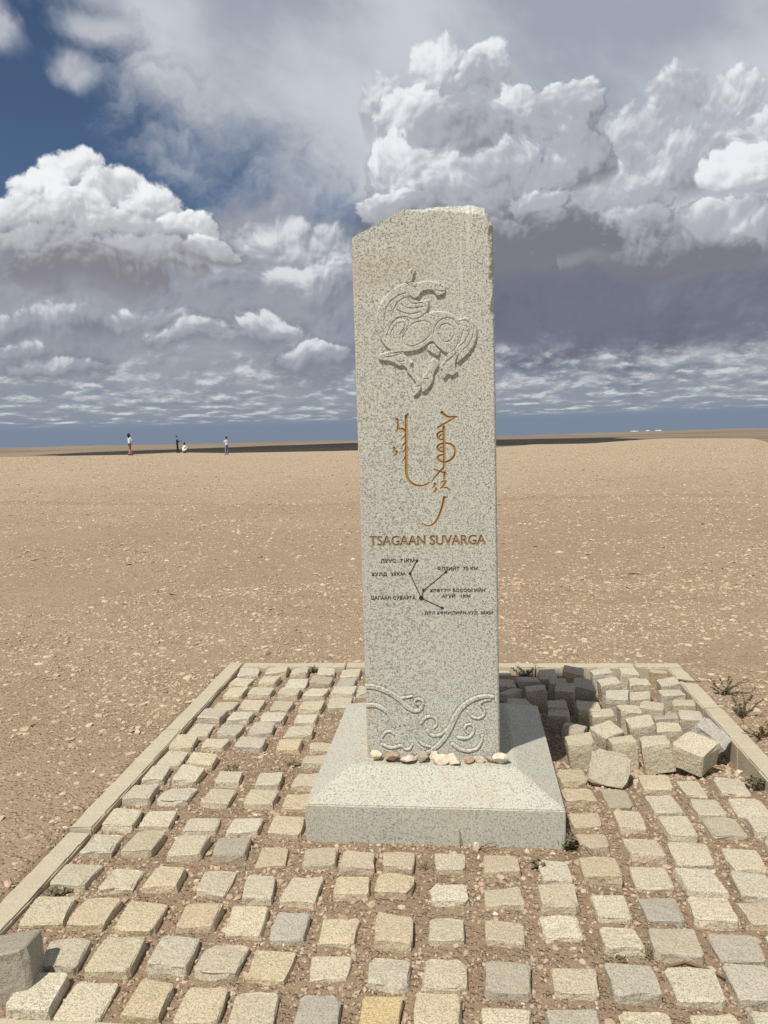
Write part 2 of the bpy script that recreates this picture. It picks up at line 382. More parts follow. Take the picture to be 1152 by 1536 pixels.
def ground_z(x, y):
    x = np.asarray(x, float); y = np.asarray(y, float)
    ddx, ddy = x - CX, y - CY
    r = np.hypot(ddx, ddy); a = np.degrees(np.arctan2(ddx, ddy))
    el_ = np.interp(a, EDGE_AZ, EDGE_EL); rb = np.interp(a, EDGE_AZ, EDGE_R)
    zb = CH + rb * np.tan(np.radians(el_))
    z = zb * sstep(5, 55, r) - 0.02 * (1 - sstep(5, 12, r))
    z = z + (fbm(x * 0.35, y * 0.35, 4, 3) - 0.47) * 0.10 * sstep(2.6, 12, r) * (1 - sstep(50, 70, r))
    open_ = sstep(95, 62, np.abs(a))                     # the scarp lies ahead; behind the plateau runs on
    drop = np.maximum(r - rb, 0)
    floor = -100.0 + (fbm(x / 900, y / 900, 4, 9) - 0.47) * 10
    zc = np.maximum(z - 0.004 * drop ** 2, floor)
    zrim = CH + 14000 * np.tan(np.radians(np.interp(a, RIM_AZ, RIM_EL))) + (fbm(a * 0.9, r * 0 + 3, 5, 5) - 0.47) * 26
    k = sstep(9500, 14000, r); zc = np.where(r > 9000, zc * (1 - k) + zrim * k, zc)
    zc = np.where(r > 14000, zrim - (r - 14000) * 0.03, zc)
    return np.where(r > rb, zc * open_ + z * (1 - open_), z)
th = np.unique(np.concatenate([np.arange(-56, 46, 0.3), np.arange(46, 304, 2.0)]))          # bearing, degrees clockwise from +Y
rings = [1.0, 1.03, 1.06]
while rings[-1] < 16500: rings.append(rings[-1] * 1.034 if rings[-1] > 1.2 else rings[-1] + 0.03)
hx, hy, oy = (XR - XL) / 2 - 0.03, (YB - YF) / 2 - 0.03, (YB + YF) / 2
sx_, cx_ = np.sin(np.radians(th)), np.cos(np.radians(th))
rect = 1.0 / np.maximum(np.abs(sx_) / hx, np.abs(cx_) / hy)
gv = []
for k, s in enumerate(rings):
    b_ = sstep(1.0, 4.0, s); rad = (rect * (1 - b_) + 1.6 * b_) * s
    X, Y = rad * sx_, rad * cx_ + oy
    Z = ground_z(X, Y) + (0.012 * (fbm(X * 2.3, Y * 2.3, 3, 11) - 0.45) if s < 40 else 0)
    Z = np.where((X > XL + 0.01) & (X < XR - 0.01) & (Y > YF + 0.01) & (Y < YB - 0.01), -0.16, Z)
    gv.append(np.stack([X, Y, Z], 1))
gv = np.array(gv); nk, nt = gv.shape[:2]
I, J = np.meshgrid(np.arange(nk - 1), np.arange(nt), indexing='ij'); J2 = (J + 1) % nt
gf = np.stack([I * nt + J, I * nt + J2, (I + 1) * nt + J2, (I + 1) * nt + J], -1).reshape(-1, 4)[:, ::-1]
ground = link('ground', mesh_np('ground', gv.reshape(-1, 3), gf, True), M_GROUND); tag(ground, 'stony tan desert plateau running out to a distant valley', None, None, 'structure')

# ---------------------------------------------------------------- pavement: soil bed, kerbs, setts
def soil_z(x, y):
    hollow = sstep(0.25, 0.75, x) * sstep(-0.25, 0.35, y)
    right = sstep(0.4, 1.3, x) * 0.022
    return -0.030 - right - 0.060 * hollow + 0.022 * (fbm(np.asarray(x) * 9, np.asarray(y) * 9, 3, 21) - 0.47)
gx = np.linspace(XL + 0.03, XR - 0.03, 150); gy = np.linspace(YF + 0.03, YB - 0.03, 165)
GX, GY = np.meshgrid(gx, gy); GZ = soil_z(GX, GY)
idx = np.arange(GX.size).reshape(GX.shape)
sf = np.stack([idx[:-1, :-1], idx[:-1, 1:], idx[1:, 1:], idx[1:, :-1]], -1).reshape(-1, 4)
pavement = link('pavement', mesh_np('pavement', np.stack([GX, GY, GZ], -1).reshape(-1, 3), sf, True), M_SOIL)
tag(pavement, 'square platform of worn granite setts in dirt', None, None, 'structure')

def beveled_box(name, sx, sy, sz, bev=0.006, seg=2, jitter=0.0, seed=0, cuts=0):
    bm = bmesh.new(); bmesh.ops.create_cube(bm, size=1.0)
    bmesh.ops.scale(bm, vec=(sx, sy, sz), verts=bm.verts)
    if cuts:
        long_ = [e for e in bm.edges if e.calc_length() > max(sx, sy) * 0.9]
        bmesh.ops.subdivide_edges(bm, edges=long_, cuts=cuts, use_grid_fill=True)
    bmesh.ops.bevel(bm, geom=list(bm.edges), offset=bev, segments=seg, affect='EDGES', clamp_overlap=True)
    r = random.Random(seed)
    for v in bm.verts: v.co += Vector((r.uniform(-1, 1), r.uniform(-1, 1), r.uniform(-1, 1))) * jitter
    me = bpy.data.meshes.new(name); bm.to_mesh(me); bm.free()
    return me
def kerb(x0, x1, y0, y1, dz=0.0, rz=0.0, seed=0):
    h = 0.20; g = 0.007
    o = link('kerb_stone', beveled_box('kerb_stone', x1 - x0 - g, y1 - y0 - g, h, 0.006, 2, 0.0022, seed, cuts=7), M_KERB, pavement)
    o.location = ((x0 + x1) / 2, (y0 + y1) / 2, dz - h / 2); o.rotation_euler = (0.0, 0.0, rz)
for k, (a, b_, dz, rz) in enumerate([(YB, 0.353, 0.0, 0.0), (0.353, -0.666, 0.004, 0.003), (-0.666, -1.40, -0.012, -0.004)]):
    kerb(XL, XL + KW, b_, a, dz, rz, k)
for k, (a, b_) in enumerate([(XL + KW, -0.68), (-0.68, 0.573), (0.573, 1.207), (1.207, XR)]): kerb(a, b_, YB - KW, YB, 0.0, 0.0, 10 + k)
for k, (a, b_) in enumerate([(YB - KW, 0.726), (0.726, -0.30), (-0.30, -1.2), (-1.2, YF)]): kerb(XR - KW, XR, b_, a, (0.0, 0.003, -0.004, 0.0)[k], 0.0, 20 + k)
for k, (a, b_) in enumerate([(XL, -0.55), (-0.55, 0.45), (0.45, XR - KW)]): kerb(a, b_, YF, YF + KW, 0.0, 0.0, 30 + k)

def sett_mesh(seed, wear=1.0):
    """hewn block, unit size, top face at z = 0"""
    r = random.Random(seed)
    cor = [(-.5, -.5), (.5, -.5), (.5, .5), (-.5, .5)]
    cor = [(x + r.uniform(-.06, .06), y + r.uniform(-.06, .06)) for x, y in cor]
    ring0 = []
    for i in range(4):
        p, q, n = cor[i - 1], cor[i], cor[(i + 1) % 4]
        c1, c2 = r.uniform(.03, .10) * wear, r.uniform(.03, .10) * wear
        ring0 += [(q[0] + (p[0] - q[0]) * c1, q[1] + (p[1] - q[1]) * c1), (q[0] + (n[0] - q[0]) * c2, q[1] + (n[1] - q[1]) * c2)]
        m = ((q[0] + n[0]) / 2, (q[1] + n[1]) / 2); k = 1 + r.uniform(-.05, .06)
        ring0.append((m[0] * k, m[1] * k))
    vs, fs = [], []
    tiltx, tilty = r.uniform(-.06, .06), r.uniform(-.06, .06)
    for s, z in ((1.0, -1.0), (1.03, -.22), (1.0, -.04), (.965, -.006), (.87, 0.0)):
        for x, y in ring0:
            j = .020 * wear
            vs.append((x * s + r.uniform(-j, j), y * s + r.uniform(-j, j), z + (tiltx * x + tilty * y if z > -.9 else 0) + (r.uniform(-.02, .012) * wear if z > -.5 else 0)))
    n = 12
    for a in range(4):
        for i in range(n): fs.append((a * n + i, a * n + (i + 1) % n, (a + 1) * n + (i + 1) % n, (a + 1) * n + i))
    vs.append((r.uniform(-.06, .06), r.uniform(-.06, .06), r.uniform(-.004, .02)))
    for i in range(n): fs.append((4 * n + i, 4 * n + (i + 1) % n, len(vs) - 1))
    fs.append(tuple(range(n - 1, -1, -1)))
    me = mesh_from('sett', vs, fs); me.materials.append(M_SETT)
    return me
SETT = [sett_mesh(s) for s in range(22)]
SROUND = [sett_mesh(100 + s, 1.9) for s in range(6)]
TONES = dict(c=(.54, .495, .385), y=(.51, .43, .30), g=(.355, .33, .275), p=(.50, .415, .30), t=(.44, .40, .31), o=(.50, .375, .19), w=(.52, .50, .44), d=(.45, .40, .32))  # d: the stela's shade put into the colour of setts behind it
def sett_tone(k, r):
    c = TONES[k]; f = r.uniform(.86, 1.13); w = r.uniform(-.03, .03)
    return (c[0] * f + w * .5, c[1] * f, c[2] * f - w, 1)
SETTS = "-1.309 1.364 0.129 0.158 c;-1.127 1.373 0.136 0.155 c;-0.967 1.360 0.113 0.158 c;-0.787 1.340 0.113 0.158 c;-0.630 1.348 0.124 0.158 c;-1.301 1.160 0.125 0.144 c;-1.132 1.175 0.109 0.144 c;-0.948 1.151 0.126 0.153 c;-0.795 1.166 0.132 0.140 g;-0.630 1.167 0.120 0.139 g;-1.289 0.972 0.118 0.158 c;-1.137 0.980 0.136 0.157 c;-0.955 0.959 0.119 0.158 c;-0.783 0.961 0.136 0.158 c;-0.623 0.993 0.140 0.141 c;-0.475 0.989 0.132 0.151 c;-1.283 0.759 0.121 0.144 c;-1.128 0.762 0.130 0.143 c;-0.950 0.743 0.121 0.158 t;-0.774 0.741 0.129 0.158 c;-0.612 0.771 0.132 0.149 c;-1.300 0.579 0.128 0.158 c;-1.145 0.572 0.124 0.131 c;-0.951 0.561 0.123 0.148 c;-0.773 0.560 0.122 0.127 c;-1.305 0.390 0.115 0.151 c;-1.144 0.376 0.121 0.158 c;-0.972 0.398 0.126 0.138 t;-0.768 0.356 0.133 0.133 c;-1.334 0.216 0.123 0.148 c;-1.175 0.212 0.128 0.111 c;-0.987 0.200 0.135 0.108 c;-0.788 0.202 0.120 0.131 p;-0.623 0.194 0.115 0.105 c;-1.324 0.030 0.123 0.143 c;-1.171 -0.004 0.124 0.130 c;-0.621 0.003 0.109 0.102 t;-1.332 -0.151 0.095 0.158 c;-1.174 -0.163 0.110 0.141 c;-0.981 -0.177 0.112 0.123 c;-0.791 -0.187 0.118 0.133 c;-0.620 -0.181 0.113 0.145 p;-1.328 -0.345 0.120 0.143 c;-1.166 -0.343 0.133 0.140 c;-0.967 -0.360 0.121 0.142 c;-0.785 -0.360 0.124 0.121 c;-0.622 -0.379 0.112 0.129 p;-1.316 -0.562 0.118 0.158 c;-1.160 -0.556 0.123 0.135 c;-0.977 -0.576 0.130 0.125 c;-0.795 -0.588 0.125 0.121 c;-0.625 -0.587 0.125 0.129 p;-1.316 -0.751 0.117 0.143 c;-1.152 -0.733 0.127 0.158 t;-0.969 -0.762 0.130 0.135 c;-0.798 -0.759 0.120 0.141 g;-0.627 -0.802 0.110 0.125 p;-0.454 -0.799 0.123 0.110 t;-0.304 -0.825 0.117 0.115 p;-0.157 -0.823 0.118 0.114 p;0.029 -0.803 0.116 0.123 c;0.215 -0.815 0.126 0.122 p;0.402 -0.837 0.112 0.124 c;-1.318 -0.951 0.139 0.153 c;-1.135 -0.975 0.116 0.141 c;-0.975 -0.969 0.118 0.134 p;-0.792 -0.972 0.118 0.146 c;-0.628 -0.999 0.110 0.140 c;-0.473 -1.004 0.123 0.158 y;-0.303 -0.977 0.120 0.115 y;-0.156 -0.966 0.121 0.114 y;0.028 -1.001 0.128 0.103 c;0.213 -1.005 0.127 0.109 t;0.388 -1.013 0.122 0.123 y;-1.309 -1.163 0.149 0.148 c;-1.144 -1.165 0.127 0.150 y;-0.969 -1.184 0.125 0.158 y;-0.787 -1.169 0.124 0.119 p;-0.624 -1.178 0.122 0.150 c;-0.475 -1.196 0.106 0.138 g;-0.318 -1.204 0.116 0.135 y;-0.141 -1.204 0.126 0.139 y;0.025 -1.192 0.112 0.120 c;0.200 -1.189 0.117 0.120 y;0.384 -1.154 0.123 0.123 c;-1.135 -1.374 0.129 0.154 c;-0.969 -1.371 0.142 0.158 c;-0.799 -1.355 0.117 0.152 c;-0.644 -1.370 0.123 0.140 y;-0.494 -1.376 0.121 0.130 y;-0.320 -1.365 0.124 0.112 c;-0.143 -1.391 0.124 0.124 c;0.020 -1.395 0.118 0.132 y;0.194 -1.399 0.126 0.121 g;0.386 -1.399 0.132 0.110 c;-1.125 -1.537 0.129 0.152 c;-0.973 -1.547 0.135 0.158 c;-0.801 -1.544 0.106 0.140 y;-0.643 -1.548 0.126 0.140 y;-0.496 -1.557 0.127 0.140 c;-0.322 -1.561 0.111 0.131 g;-0.151 -1.555 0.114 0.129 o;0.003 -1.537 0.117 0.116 y;0.183 -1.557 0.127 0.113 c;0.363 -1.562 0.126 0.113 t;0.552 -1.212 0.117 0.106 c;0.711 -1.215 0.139 0.131 g;0.891 -1.209 0.150 0.140 g;1.060 -1.209 0.137 0.142 c;0.552 -1.388 0.128 0.128 t;0.719 -1.387 0.131 0.130 c;0.882 -1.368 0.137 0.151 c;1.044 -1.371 0.132 0.153 c;0.551 -1.551 0.125 0.115 c;0.735 -1.546 0.130 0.117 c;0.889 -1.537 0.127 0.120 c;0.571 -0.094 0.123 0.146 t;0.935 -0.118 0.124 0.158 y;1.084 -0.126 0.099 0.158 c;1.255 -0.114 0.129 0.158 c;0.573 -0.280 0.122 0.131 p;0.733 -0.282 0.112 0.156 g;0.914 -0.321 0.123 0.153 c;1.096 -0.314 0.125 0.149 c;1.260 -0.307 0.126 0.158 c;0.565 -0.480 0.125 0.126 p;0.737 -0.479 0.103 0.158 y;0.918 -0.508 0.121 0.158 c;1.104 -0.488 0.134 0.158 g;1.265 -0.473 0.125 0.143 c;0.563 -0.654 0.118 0.113 p;0.743 -0.681 0.126 0.139 p;0.919 -0.685 0.133 0.158 c;1.096 -0.704 0.130 0.150 c;1.265 -0.676 0.123 0.154 c;0.561 -0.838 0.122 0.132 y;0.728 -0.855 0.126 0.140 c;0.895 -0.863 0.129 0.157 c;1.064 -0.879 0.125 0.149 c;1.222 -0.863 0.118 0.153 c;0.557 -1.044 0.116 0.128 c;0.716 -1.036 0.121 0.137 g;0.878 -1.040 0.134 0.138 c;1.028 -1.041 0.114 0.132 p;1.182 -1.035 0.111 0.135 c"
sett_rects = []
rs = random.Random(3)
for k, rec in enumerate(SETTS.split(';')):
    f = rec.split(); x, y, w, d = map(float, f[:4]); d *= .93
    o = bpy.data.objects.new('sett', rs.choice(SETT if rs.random() < .8 else SROUND)); COL.objects.link(o); o.parent = pavement
    zt = float(soil_z(x, y)) + rs.uniform(.014, .034) + (0.008 if y > -0.2 and x < 0 else 0)
    o.location = (x, y, zt); o.scale = (w * rs.choice((-1, 1)), d, .12)
    o.scale = (w, d, .12)
    o.rotation_euler = (rs.gauss(0, .025), rs.gauss(0, .025), rs.gauss(0, .045) + rs.choice((0, math.pi)))
    o.color = sett_tone(f[4], rs); sett_rects.append((x, y, w, d))
# heaved and tumbled setts in the hollow behind the stela: loose, each one a thing
HEAP = "0.359 1.404 -0.020 c 0 0 0.103;0.629 1.286 0.010 d 12 18 0.124;0.800 1.352 0.015 d -6 3 0.133;0.495 1.133 0.030 d 4 0 0.135;0.360 1.087 0.020 d 10 5 0.120;0.365 0.932 0.020 d 30 14 0.116;0.514 0.887 0.060 d 3 -4 0.114;0.667 1.097 0.030 d -3 0 0.119;0.681 0.889 0.060 d -12 16 0.113;0.816 1.050 0.030 d -8 12 0.135;0.409 0.766 0.020 d 14 3 0.134;0.605 0.655 0.050 d 4 4 0.108;0.604 0.579 0.030 d -14 10 0.120;0.777 0.682 0.030 d 0 4 0.135;0.654 0.368 0.040 d -18 14 0.120;0.970 1.379 0.000 w 0 0 0.125;1.148 1.380 0.000 c 3 0 0.124;1.354 1.480 -0.020 p 2 4 0.135;0.975 1.131 0.020 c 0 3 0.122;1.149 1.120 0.020 c -3 6 0.125;1.345 1.212 -0.010 c -5 3 0.135;0.970 0.895 0.020 w -10 8 0.135;1.304 1.019 -0.010 c -3 2 0.135;1.340 0.881 -0.020 c -5 3 0.135;1.089 0.846 0.030 c -15 5 0.125;1.122 0.699 0.030 c -15 4 0.135;0.992 0.673 0.020 c 0 0 0.128;0.839 0.610 0.020 c 4 6 0.127;1.176 0.647 -0.010 g -6 0 0.126;1.323 0.686 -0.020 c -14 6 0.135;0.798 0.269 0.060 c 24 22 0.129;0.987 0.438 0.040 c 0 6 0.135;1.157 0.513 -0.020 c -4 8 0.129;0.848 0.171 0.050 c 8 -6 0.119;0.640 0.150 0.060 c 2 -3 0.135;0.991 0.143 0.060 c -2 -4 0.135"
ORD = ['first', 'second', 'third', 'fourth', 'fifth', 'sixth', 'seventh', 'eighth', 'ninth', 'tenth']
recs = [r_.split() for r_ in HEAP.split(';')]
def heap_row(y): return sum(y < t for t in (1.24, 1.00, .79, .60, .34))
row_of = {i: heap_row(float(f[1])) for i, f in enumerate(recs)}
for k, f in enumerate(recs):
    x, y, z = map(float, f[:3]); w = float(f[6])
    o = bpy.data.objects.new('loose_sett', rs.choice(SETT)); COL.objects.link(o)
    h = rs.uniform(.13, .16)
    o.location = (x, y, z); o.scale = (w * .94, w * rs.uniform(.78, .92), h)
    o.rotation_euler = (math.radians(float(f[5]) * rs.choice((-1, 1)) if f[3] == 'd' else float(f[5]) * .6), math.radians(rs.uniform(-9, 9)), math.radians(float(f[4]) + rs.uniform(-7, 7)))
    o.color = sett_tone(f[3], rs); sett_rects.append((x, y, w, w))
    place = sorted((i for i in row_of if row_of[i] == row_of[k]), key=lambda i: -float(recs[i][0])).index(k)
    tag(o, '%s heaved sett, %s from the side kerb in the %s row from the far kerb' % ({'d': 'shade-toned', 'w': 'whitish', 'g': 'grey', 'p': 'pinkish'}.get(f[3], 'cream'), ORD[place], ORD[row_of[k]]), 'paving stone', 'setts heaved up in the sunken corner')
def loose(label, loc, scale, rot, tone, me):
    o = bpy.data.objects.new('loose_sett', me); COL.objects.link(o); o.location = loc; o.scale = scale
    o.rotation_euler = tuple(math.radians(a) for a in rot); o.color = sett_tone(tone, rs); tag(o, label, 'paving stone')
    return o
loose('grey broken block lying on the front corner where the kerb ends', (-1.265, -1.485, .098), (.19, .14, .14), (-8, -5, 14), 'g', SETT[3]).color = (.25, .235, .205, 1)
loose('loose granite sett turned corner-on, lying on top beside the kerb', (1.165, .095, .070), (.155, .145, .11), (9, -5, 47), 'c', SETT[7])
loose('pale rounded sett lying tipped against the inner side of the kerb', (1.315, .285, .045), (.15, .12, .12), (4, 34, -38), 'w', SROUND[1])
loose('big loose sett tipped over with its broad face up, beside the pedestal', (.735, -.115, .035), (.165, .16, .13), (44, 8, -10), 't', SROUND[2])
# ---------------------------------------------------------------- the stela
BX, BY, PHI, BW, BD = -0.0324, -0.6691, -0.0106, 0.9926, 1.1054
ZT, ZF, SW, SV, SU, SDEP = 0.119, 0.2034, 0.5448, 0.2419, -0.0065, 0.60
stela = empty('stone_stela', (BX, BY, -0.03), PHI)
tag(stela, 'tall speckled granite stela with a carved horse on a stepped pedestal', 'monument')
Z0 = -0.03
def L(z): return z - Z0           # heights in the stela's own frame
# pedestal: vertical plinth, sloping shoulders, flat top
bm = bmesh.new()
def quad_ring(x0, x1, y0, y1, z): return [bm.verts.new((x, y, z)) for x, y in ((x0, y0), (x1, y0), (x1, y1), (x0, y1))]
fx0, fx1, fy0, fy1 = -0.338, 0.3255, 0.1813, BD - 0.20
rings_ = [quad_ring(-BW / 2, BW / 2, 0, BD, L(-0.12)), quad_ring(-BW / 2, BW / 2, 0, BD, L(ZT)), quad_ring(fx0, fx1, fy0, fy1, L(ZF))]
for a, b_ in zip(rings_, rings_[1:]):
    for i in range(4): bm.faces.new((a[i], a[(i + 1) % 4], b_[(i + 1) % 4], b_[i]))
bm.faces.new(rings_[-1]); bm.faces.new(rings_[0][::-1])
bmesh.ops.bevel(bm, geom=[e for e in bm.edges if max(v.co.z for v in e.verts) > 0.02], offset=0.004, segments=2, affect='EDGES')
me = bpy.data.meshes.new('pedestal'); bm.to_mesh(me); bm.free()
link('pedestal', me, M_PED, stela)

# ---- carving drawings, in metres on the front face: (distance right of the pedestal's centre line, height above the paving)
H_OUT = [
 [(-0.0705, 2.1160), (-0.0908, 2.1110), (-0.1154, 2.0984), (-0.1381, 2.0818), (-0.1590, 2.0610), (-0.1738, 2.0399), (-0.1846, 2.0186), (-0.1885, 1.9949), (-0.1880, 1.9711), (-0.1847, 1.9430), (-0.1794, 1.9129), (-0.1658, 1.8884), (-0.1480, 1.8677), (-0.1359, 1.8612), (-0.1094, 1.8610), (-0.0892, 1.8522), (-0.0688, 1.8522), (-0.0525, 1.8540), (-0.0281, 1.8590), (-0.0035, 1.8720), (0.0130, 1.8853), (0.0292, 1.8886), (0.0390, 1.8743), (0.0568, 1.8577), (0.0707, 1.8453), (0.0887, 1.8406), (0.1130, 1.8476), (0.1251, 1.8511), (0.1268, 1.8352), (0.1184, 1.8156), (0.1202, 1.8017), (0.1324, 1.8112), (0.1527, 1.8263), (0.1731, 1.8493), (0.1895, 1.8724), (0.1979, 1.9036), (0.1984, 1.9351), (0.1868, 1.9592), (0.1711, 1.9716), (0.1512, 1.9764), (0.1311, 1.9674), (0.1154, 1.9819), (0.0917, 1.9967), (0.0638, 2.0038), (0.0316, 2.0032), (0.0074, 1.9964), (0.0116, 2.0080), (0.0161, 2.0295), (0.0166, 2.0511), (-0.0076, 2.0463), (-0.0278, 2.0464), (-0.0517, 2.0561), (-0.0634, 2.0763), (-0.0690, 2.0923)],
 [(-0.0685, 2.1119), (-0.0462, 2.1195), (-0.0222, 2.1137), (0.0020, 2.1196), (0.0340, 2.1169), (0.0619, 2.1097), (0.0776, 2.0992), (0.0822, 2.0853), (0.0770, 2.0679), (0.0609, 2.0608), (0.0449, 2.0616), (0.0371, 2.0717), (0.0333, 2.0817), (0.0133, 2.0846), (-0.0069, 2.0796), (-0.0172, 2.0703), (-0.0214, 2.0607), (-0.0357, 2.0535), (-0.0517, 2.0593), (-0.0634, 2.0744), (-0.0710, 2.0924)],
 [(-0.0713, 2.1160), (-0.0720, 2.1356), (-0.0655, 2.1529), (-0.0490, 2.1697), (-0.0452, 2.1609), (-0.0488, 2.1463), (-0.0350, 2.1671), (-0.0349, 2.1542), (-0.0418, 2.1361), (-0.0470, 2.1188), (-0.0584, 2.1134)],
 [(-0.1358, 1.8632), (-0.1709, 1.8513), (-0.1854, 1.8462), (-0.1894, 1.8371), (-0.1832, 1.8249), (-0.1595, 1.8220), (-0.1350, 1.8171), (-0.1149, 1.8043), (-0.1008, 1.7977), (-0.0904, 1.8034), (-0.0737, 1.7847), (-0.0768, 1.7768), (-0.0629, 1.7630), (-0.0510, 1.7449), (-0.0400, 1.7313), (-0.0497, 1.7175), (-0.0520, 1.7055), (-0.0457, 1.6932), (-0.0566, 1.6822), (-0.0361, 1.6880), (-0.0213, 1.7105), (-0.0201, 1.7266), (-0.0234, 1.7408), (-0.0385, 1.7574), (-0.0516, 1.7747), (-0.0540, 1.7940), (-0.0620, 1.8003), (-0.0529, 1.8060), (-0.0509, 1.8199), (-0.0616, 1.8163), (-0.0754, 1.8349), (-0.0931, 1.8595), (-0.1133, 1.8675)],
 [(0.0189, 1.8194), (0.0320, 1.8252), (0.0479, 1.8143), (0.0500, 1.7962), (0.0330, 1.7769), (0.0285, 1.7590), (0.0269, 1.7390), (0.0185, 1.7265), (0.0093, 1.7135), (-0.0073, 1.6975), (-0.0204, 1.6964), (-0.0150, 1.7163), (-0.0099, 1.7282), (-0.0172, 1.7486), (-0.0057, 1.7682), (0.0110, 1.7917)],
 [(0.0088, 1.8755), (0.0231, 1.8837), (0.0351, 1.8805), (0.0448, 1.8622), (0.0576, 1.8537), (0.0512, 1.8381), (0.0482, 1.8294), (0.0283, 1.8421), (0.0123, 1.8515), (0.0036, 1.8598)],
 [(0.0807, 1.8401), (0.1051, 1.8559), (0.1251, 1.8511), (0.1297, 1.8391), (0.1207, 1.8275), (0.1130, 1.8039), (0.1126, 1.7800), (0.1245, 1.7696), (0.1135, 1.7632), (0.0972, 1.7526), (0.0873, 1.7625), (0.0791, 1.7588), (0.0707, 1.7415), (0.0608, 1.7515), (0.0616, 1.7739), (0.0535, 1.7901), (0.0577, 1.8020), (0.0763, 1.8212)]]
H_LINES = [
 [(-0.0734, 2.0768), (-0.0999, 2.0701), (-0.1267, 2.0536), (-0.1455, 2.0327), (-0.1543, 2.0093), (-0.1570, 1.9856), (-0.1532, 1.9736)],
 [(-0.0477, 2.1082), (-0.0443, 2.1155), (-0.0370, 2.1179), (-0.0298, 2.1148), (-0.0268, 2.1072), (-0.0302, 2.0999), (-0.0375, 2.0975), (-0.0446, 2.1006), (-0.0477, 2.1082)],
 [(-0.0679, 2.0569), (-0.0601, 2.0427), (-0.0442, 2.0341), (-0.0078, 2.0384)], [(-0.0927, 2.0363), (-0.0768, 2.0237), (-0.0527, 2.0168), (-0.0082, 2.0227)], [(-0.1094, 2.0153), (-0.0854, 2.0024), (-0.0532, 1.9951), (-0.0167, 2.0034)],
 [(-0.1184, 1.9840), (-0.1253, 2.0001), (-0.1195, 2.0197), (-0.1088, 2.0390), (-0.0881, 2.0558), (-0.0637, 2.0626), (-0.0518, 2.0522), (-0.0359, 2.0456), (-0.0076, 2.0463), (0.0166, 2.0511)],
 [(-0.1144, 1.9818), (-0.0939, 1.9877), (-0.0696, 1.9859), (-0.0537, 1.9765), (-0.0294, 1.9778), (-0.0069, 1.9891), (0.0075, 2.0023)],
 [(-0.1510, 1.9058), (-0.1484, 1.9256), (-0.1375, 1.9530), (-0.1186, 1.9761), (-0.0940, 1.9837), (-0.0698, 1.9780), (-0.0600, 1.9657), (-0.0664, 1.9501), (-0.0831, 1.9349), (-0.0956, 1.9195), (-0.1022, 1.9018)],
 [(-0.1363, 1.9211), (-0.1275, 1.9447), (-0.1108, 1.9638), (-0.0903, 1.9689), (-0.0763, 1.9624), (-0.0787, 1.9466), (-0.0912, 1.9352), (-0.0997, 1.9196)],
 [(-0.0898, 1.9073), (-0.0792, 1.9268), (-0.0583, 1.9537), (-0.0337, 1.9665), (-0.0053, 1.9693), (0.0147, 1.9625), (0.0264, 1.9462), (0.0239, 1.9226), (0.0094, 1.9033), (-0.0194, 1.8846), (-0.0480, 1.8738), (-0.0723, 1.8767), (-0.0883, 1.8873), (-0.0898, 1.9073)],
 [(0.0298, 1.9144), (0.0341, 1.9301), (0.0407, 1.9535), (0.0591, 1.9705), (0.0833, 1.9774), (0.1072, 1.9704), (0.1229, 1.9540), (0.1325, 1.9300), (0.1321, 1.9063), (0.1256, 1.8828), (0.1173, 1.8633), (0.1009, 1.8481)],
 [(0.0501, 1.9215), (0.0545, 1.9411), (0.0647, 1.9517), (0.0809, 1.9550), (0.0968, 1.9504), (0.1066, 1.9389), (0.1103, 1.9190), (0.1059, 1.9014), (0.0957, 1.8888), (0.0795, 1.8854), (0.0635, 1.8900), (0.0537, 1.9035), (0.0501, 1.9215)],
 [(0.1310, 1.9615), (0.1471, 1.9668), (0.1649, 1.9582), (0.1746, 1.9400), (0.1681, 1.9127), (0.1497, 1.8819), (0.1294, 1.8668)], [(0.1464, 1.9294), (0.1400, 1.9020), (0.1255, 1.8749)], [(0.1866, 1.9435), (0.1861, 1.9120), (0.1696, 1.8771), (0.1452, 1.8543)],
 [(0.1268, 1.9499), (0.1347, 1.9456), (0.1309, 1.9576)], [(0.0592, 2.0989), (0.0666, 2.1056), (0.0736, 2.0982), (0.0663, 2.0915), (0.0592, 2.0989)], [(0.0413, 2.0825), (0.0652, 2.0759), (0.0772, 2.0777)],
 [(-0.1383, 1.8493), (-0.1096, 1.8514), (-0.0891, 1.8554)], [(-0.1591, 1.8360), (-0.1263, 1.8388), (-0.0934, 1.8484)], [(-0.0617, 2.1430), (-0.0602, 2.1233)], [(-0.1145, 1.8203), (-0.1024, 1.8158), (-0.0859, 1.8192)],
 [(0.0760, 1.8093), (0.1006, 1.8282), (0.1209, 1.8434)], [(0.0657, 1.7937), (0.0842, 1.8129), (0.1046, 1.8281)], [(-0.0062, 1.7482), (0.0060, 1.7478)], [(-0.0476, 1.7174), (-0.0312, 1.7209)], [(-0.0708, 2.1003), (-0.0545, 2.1113)]]
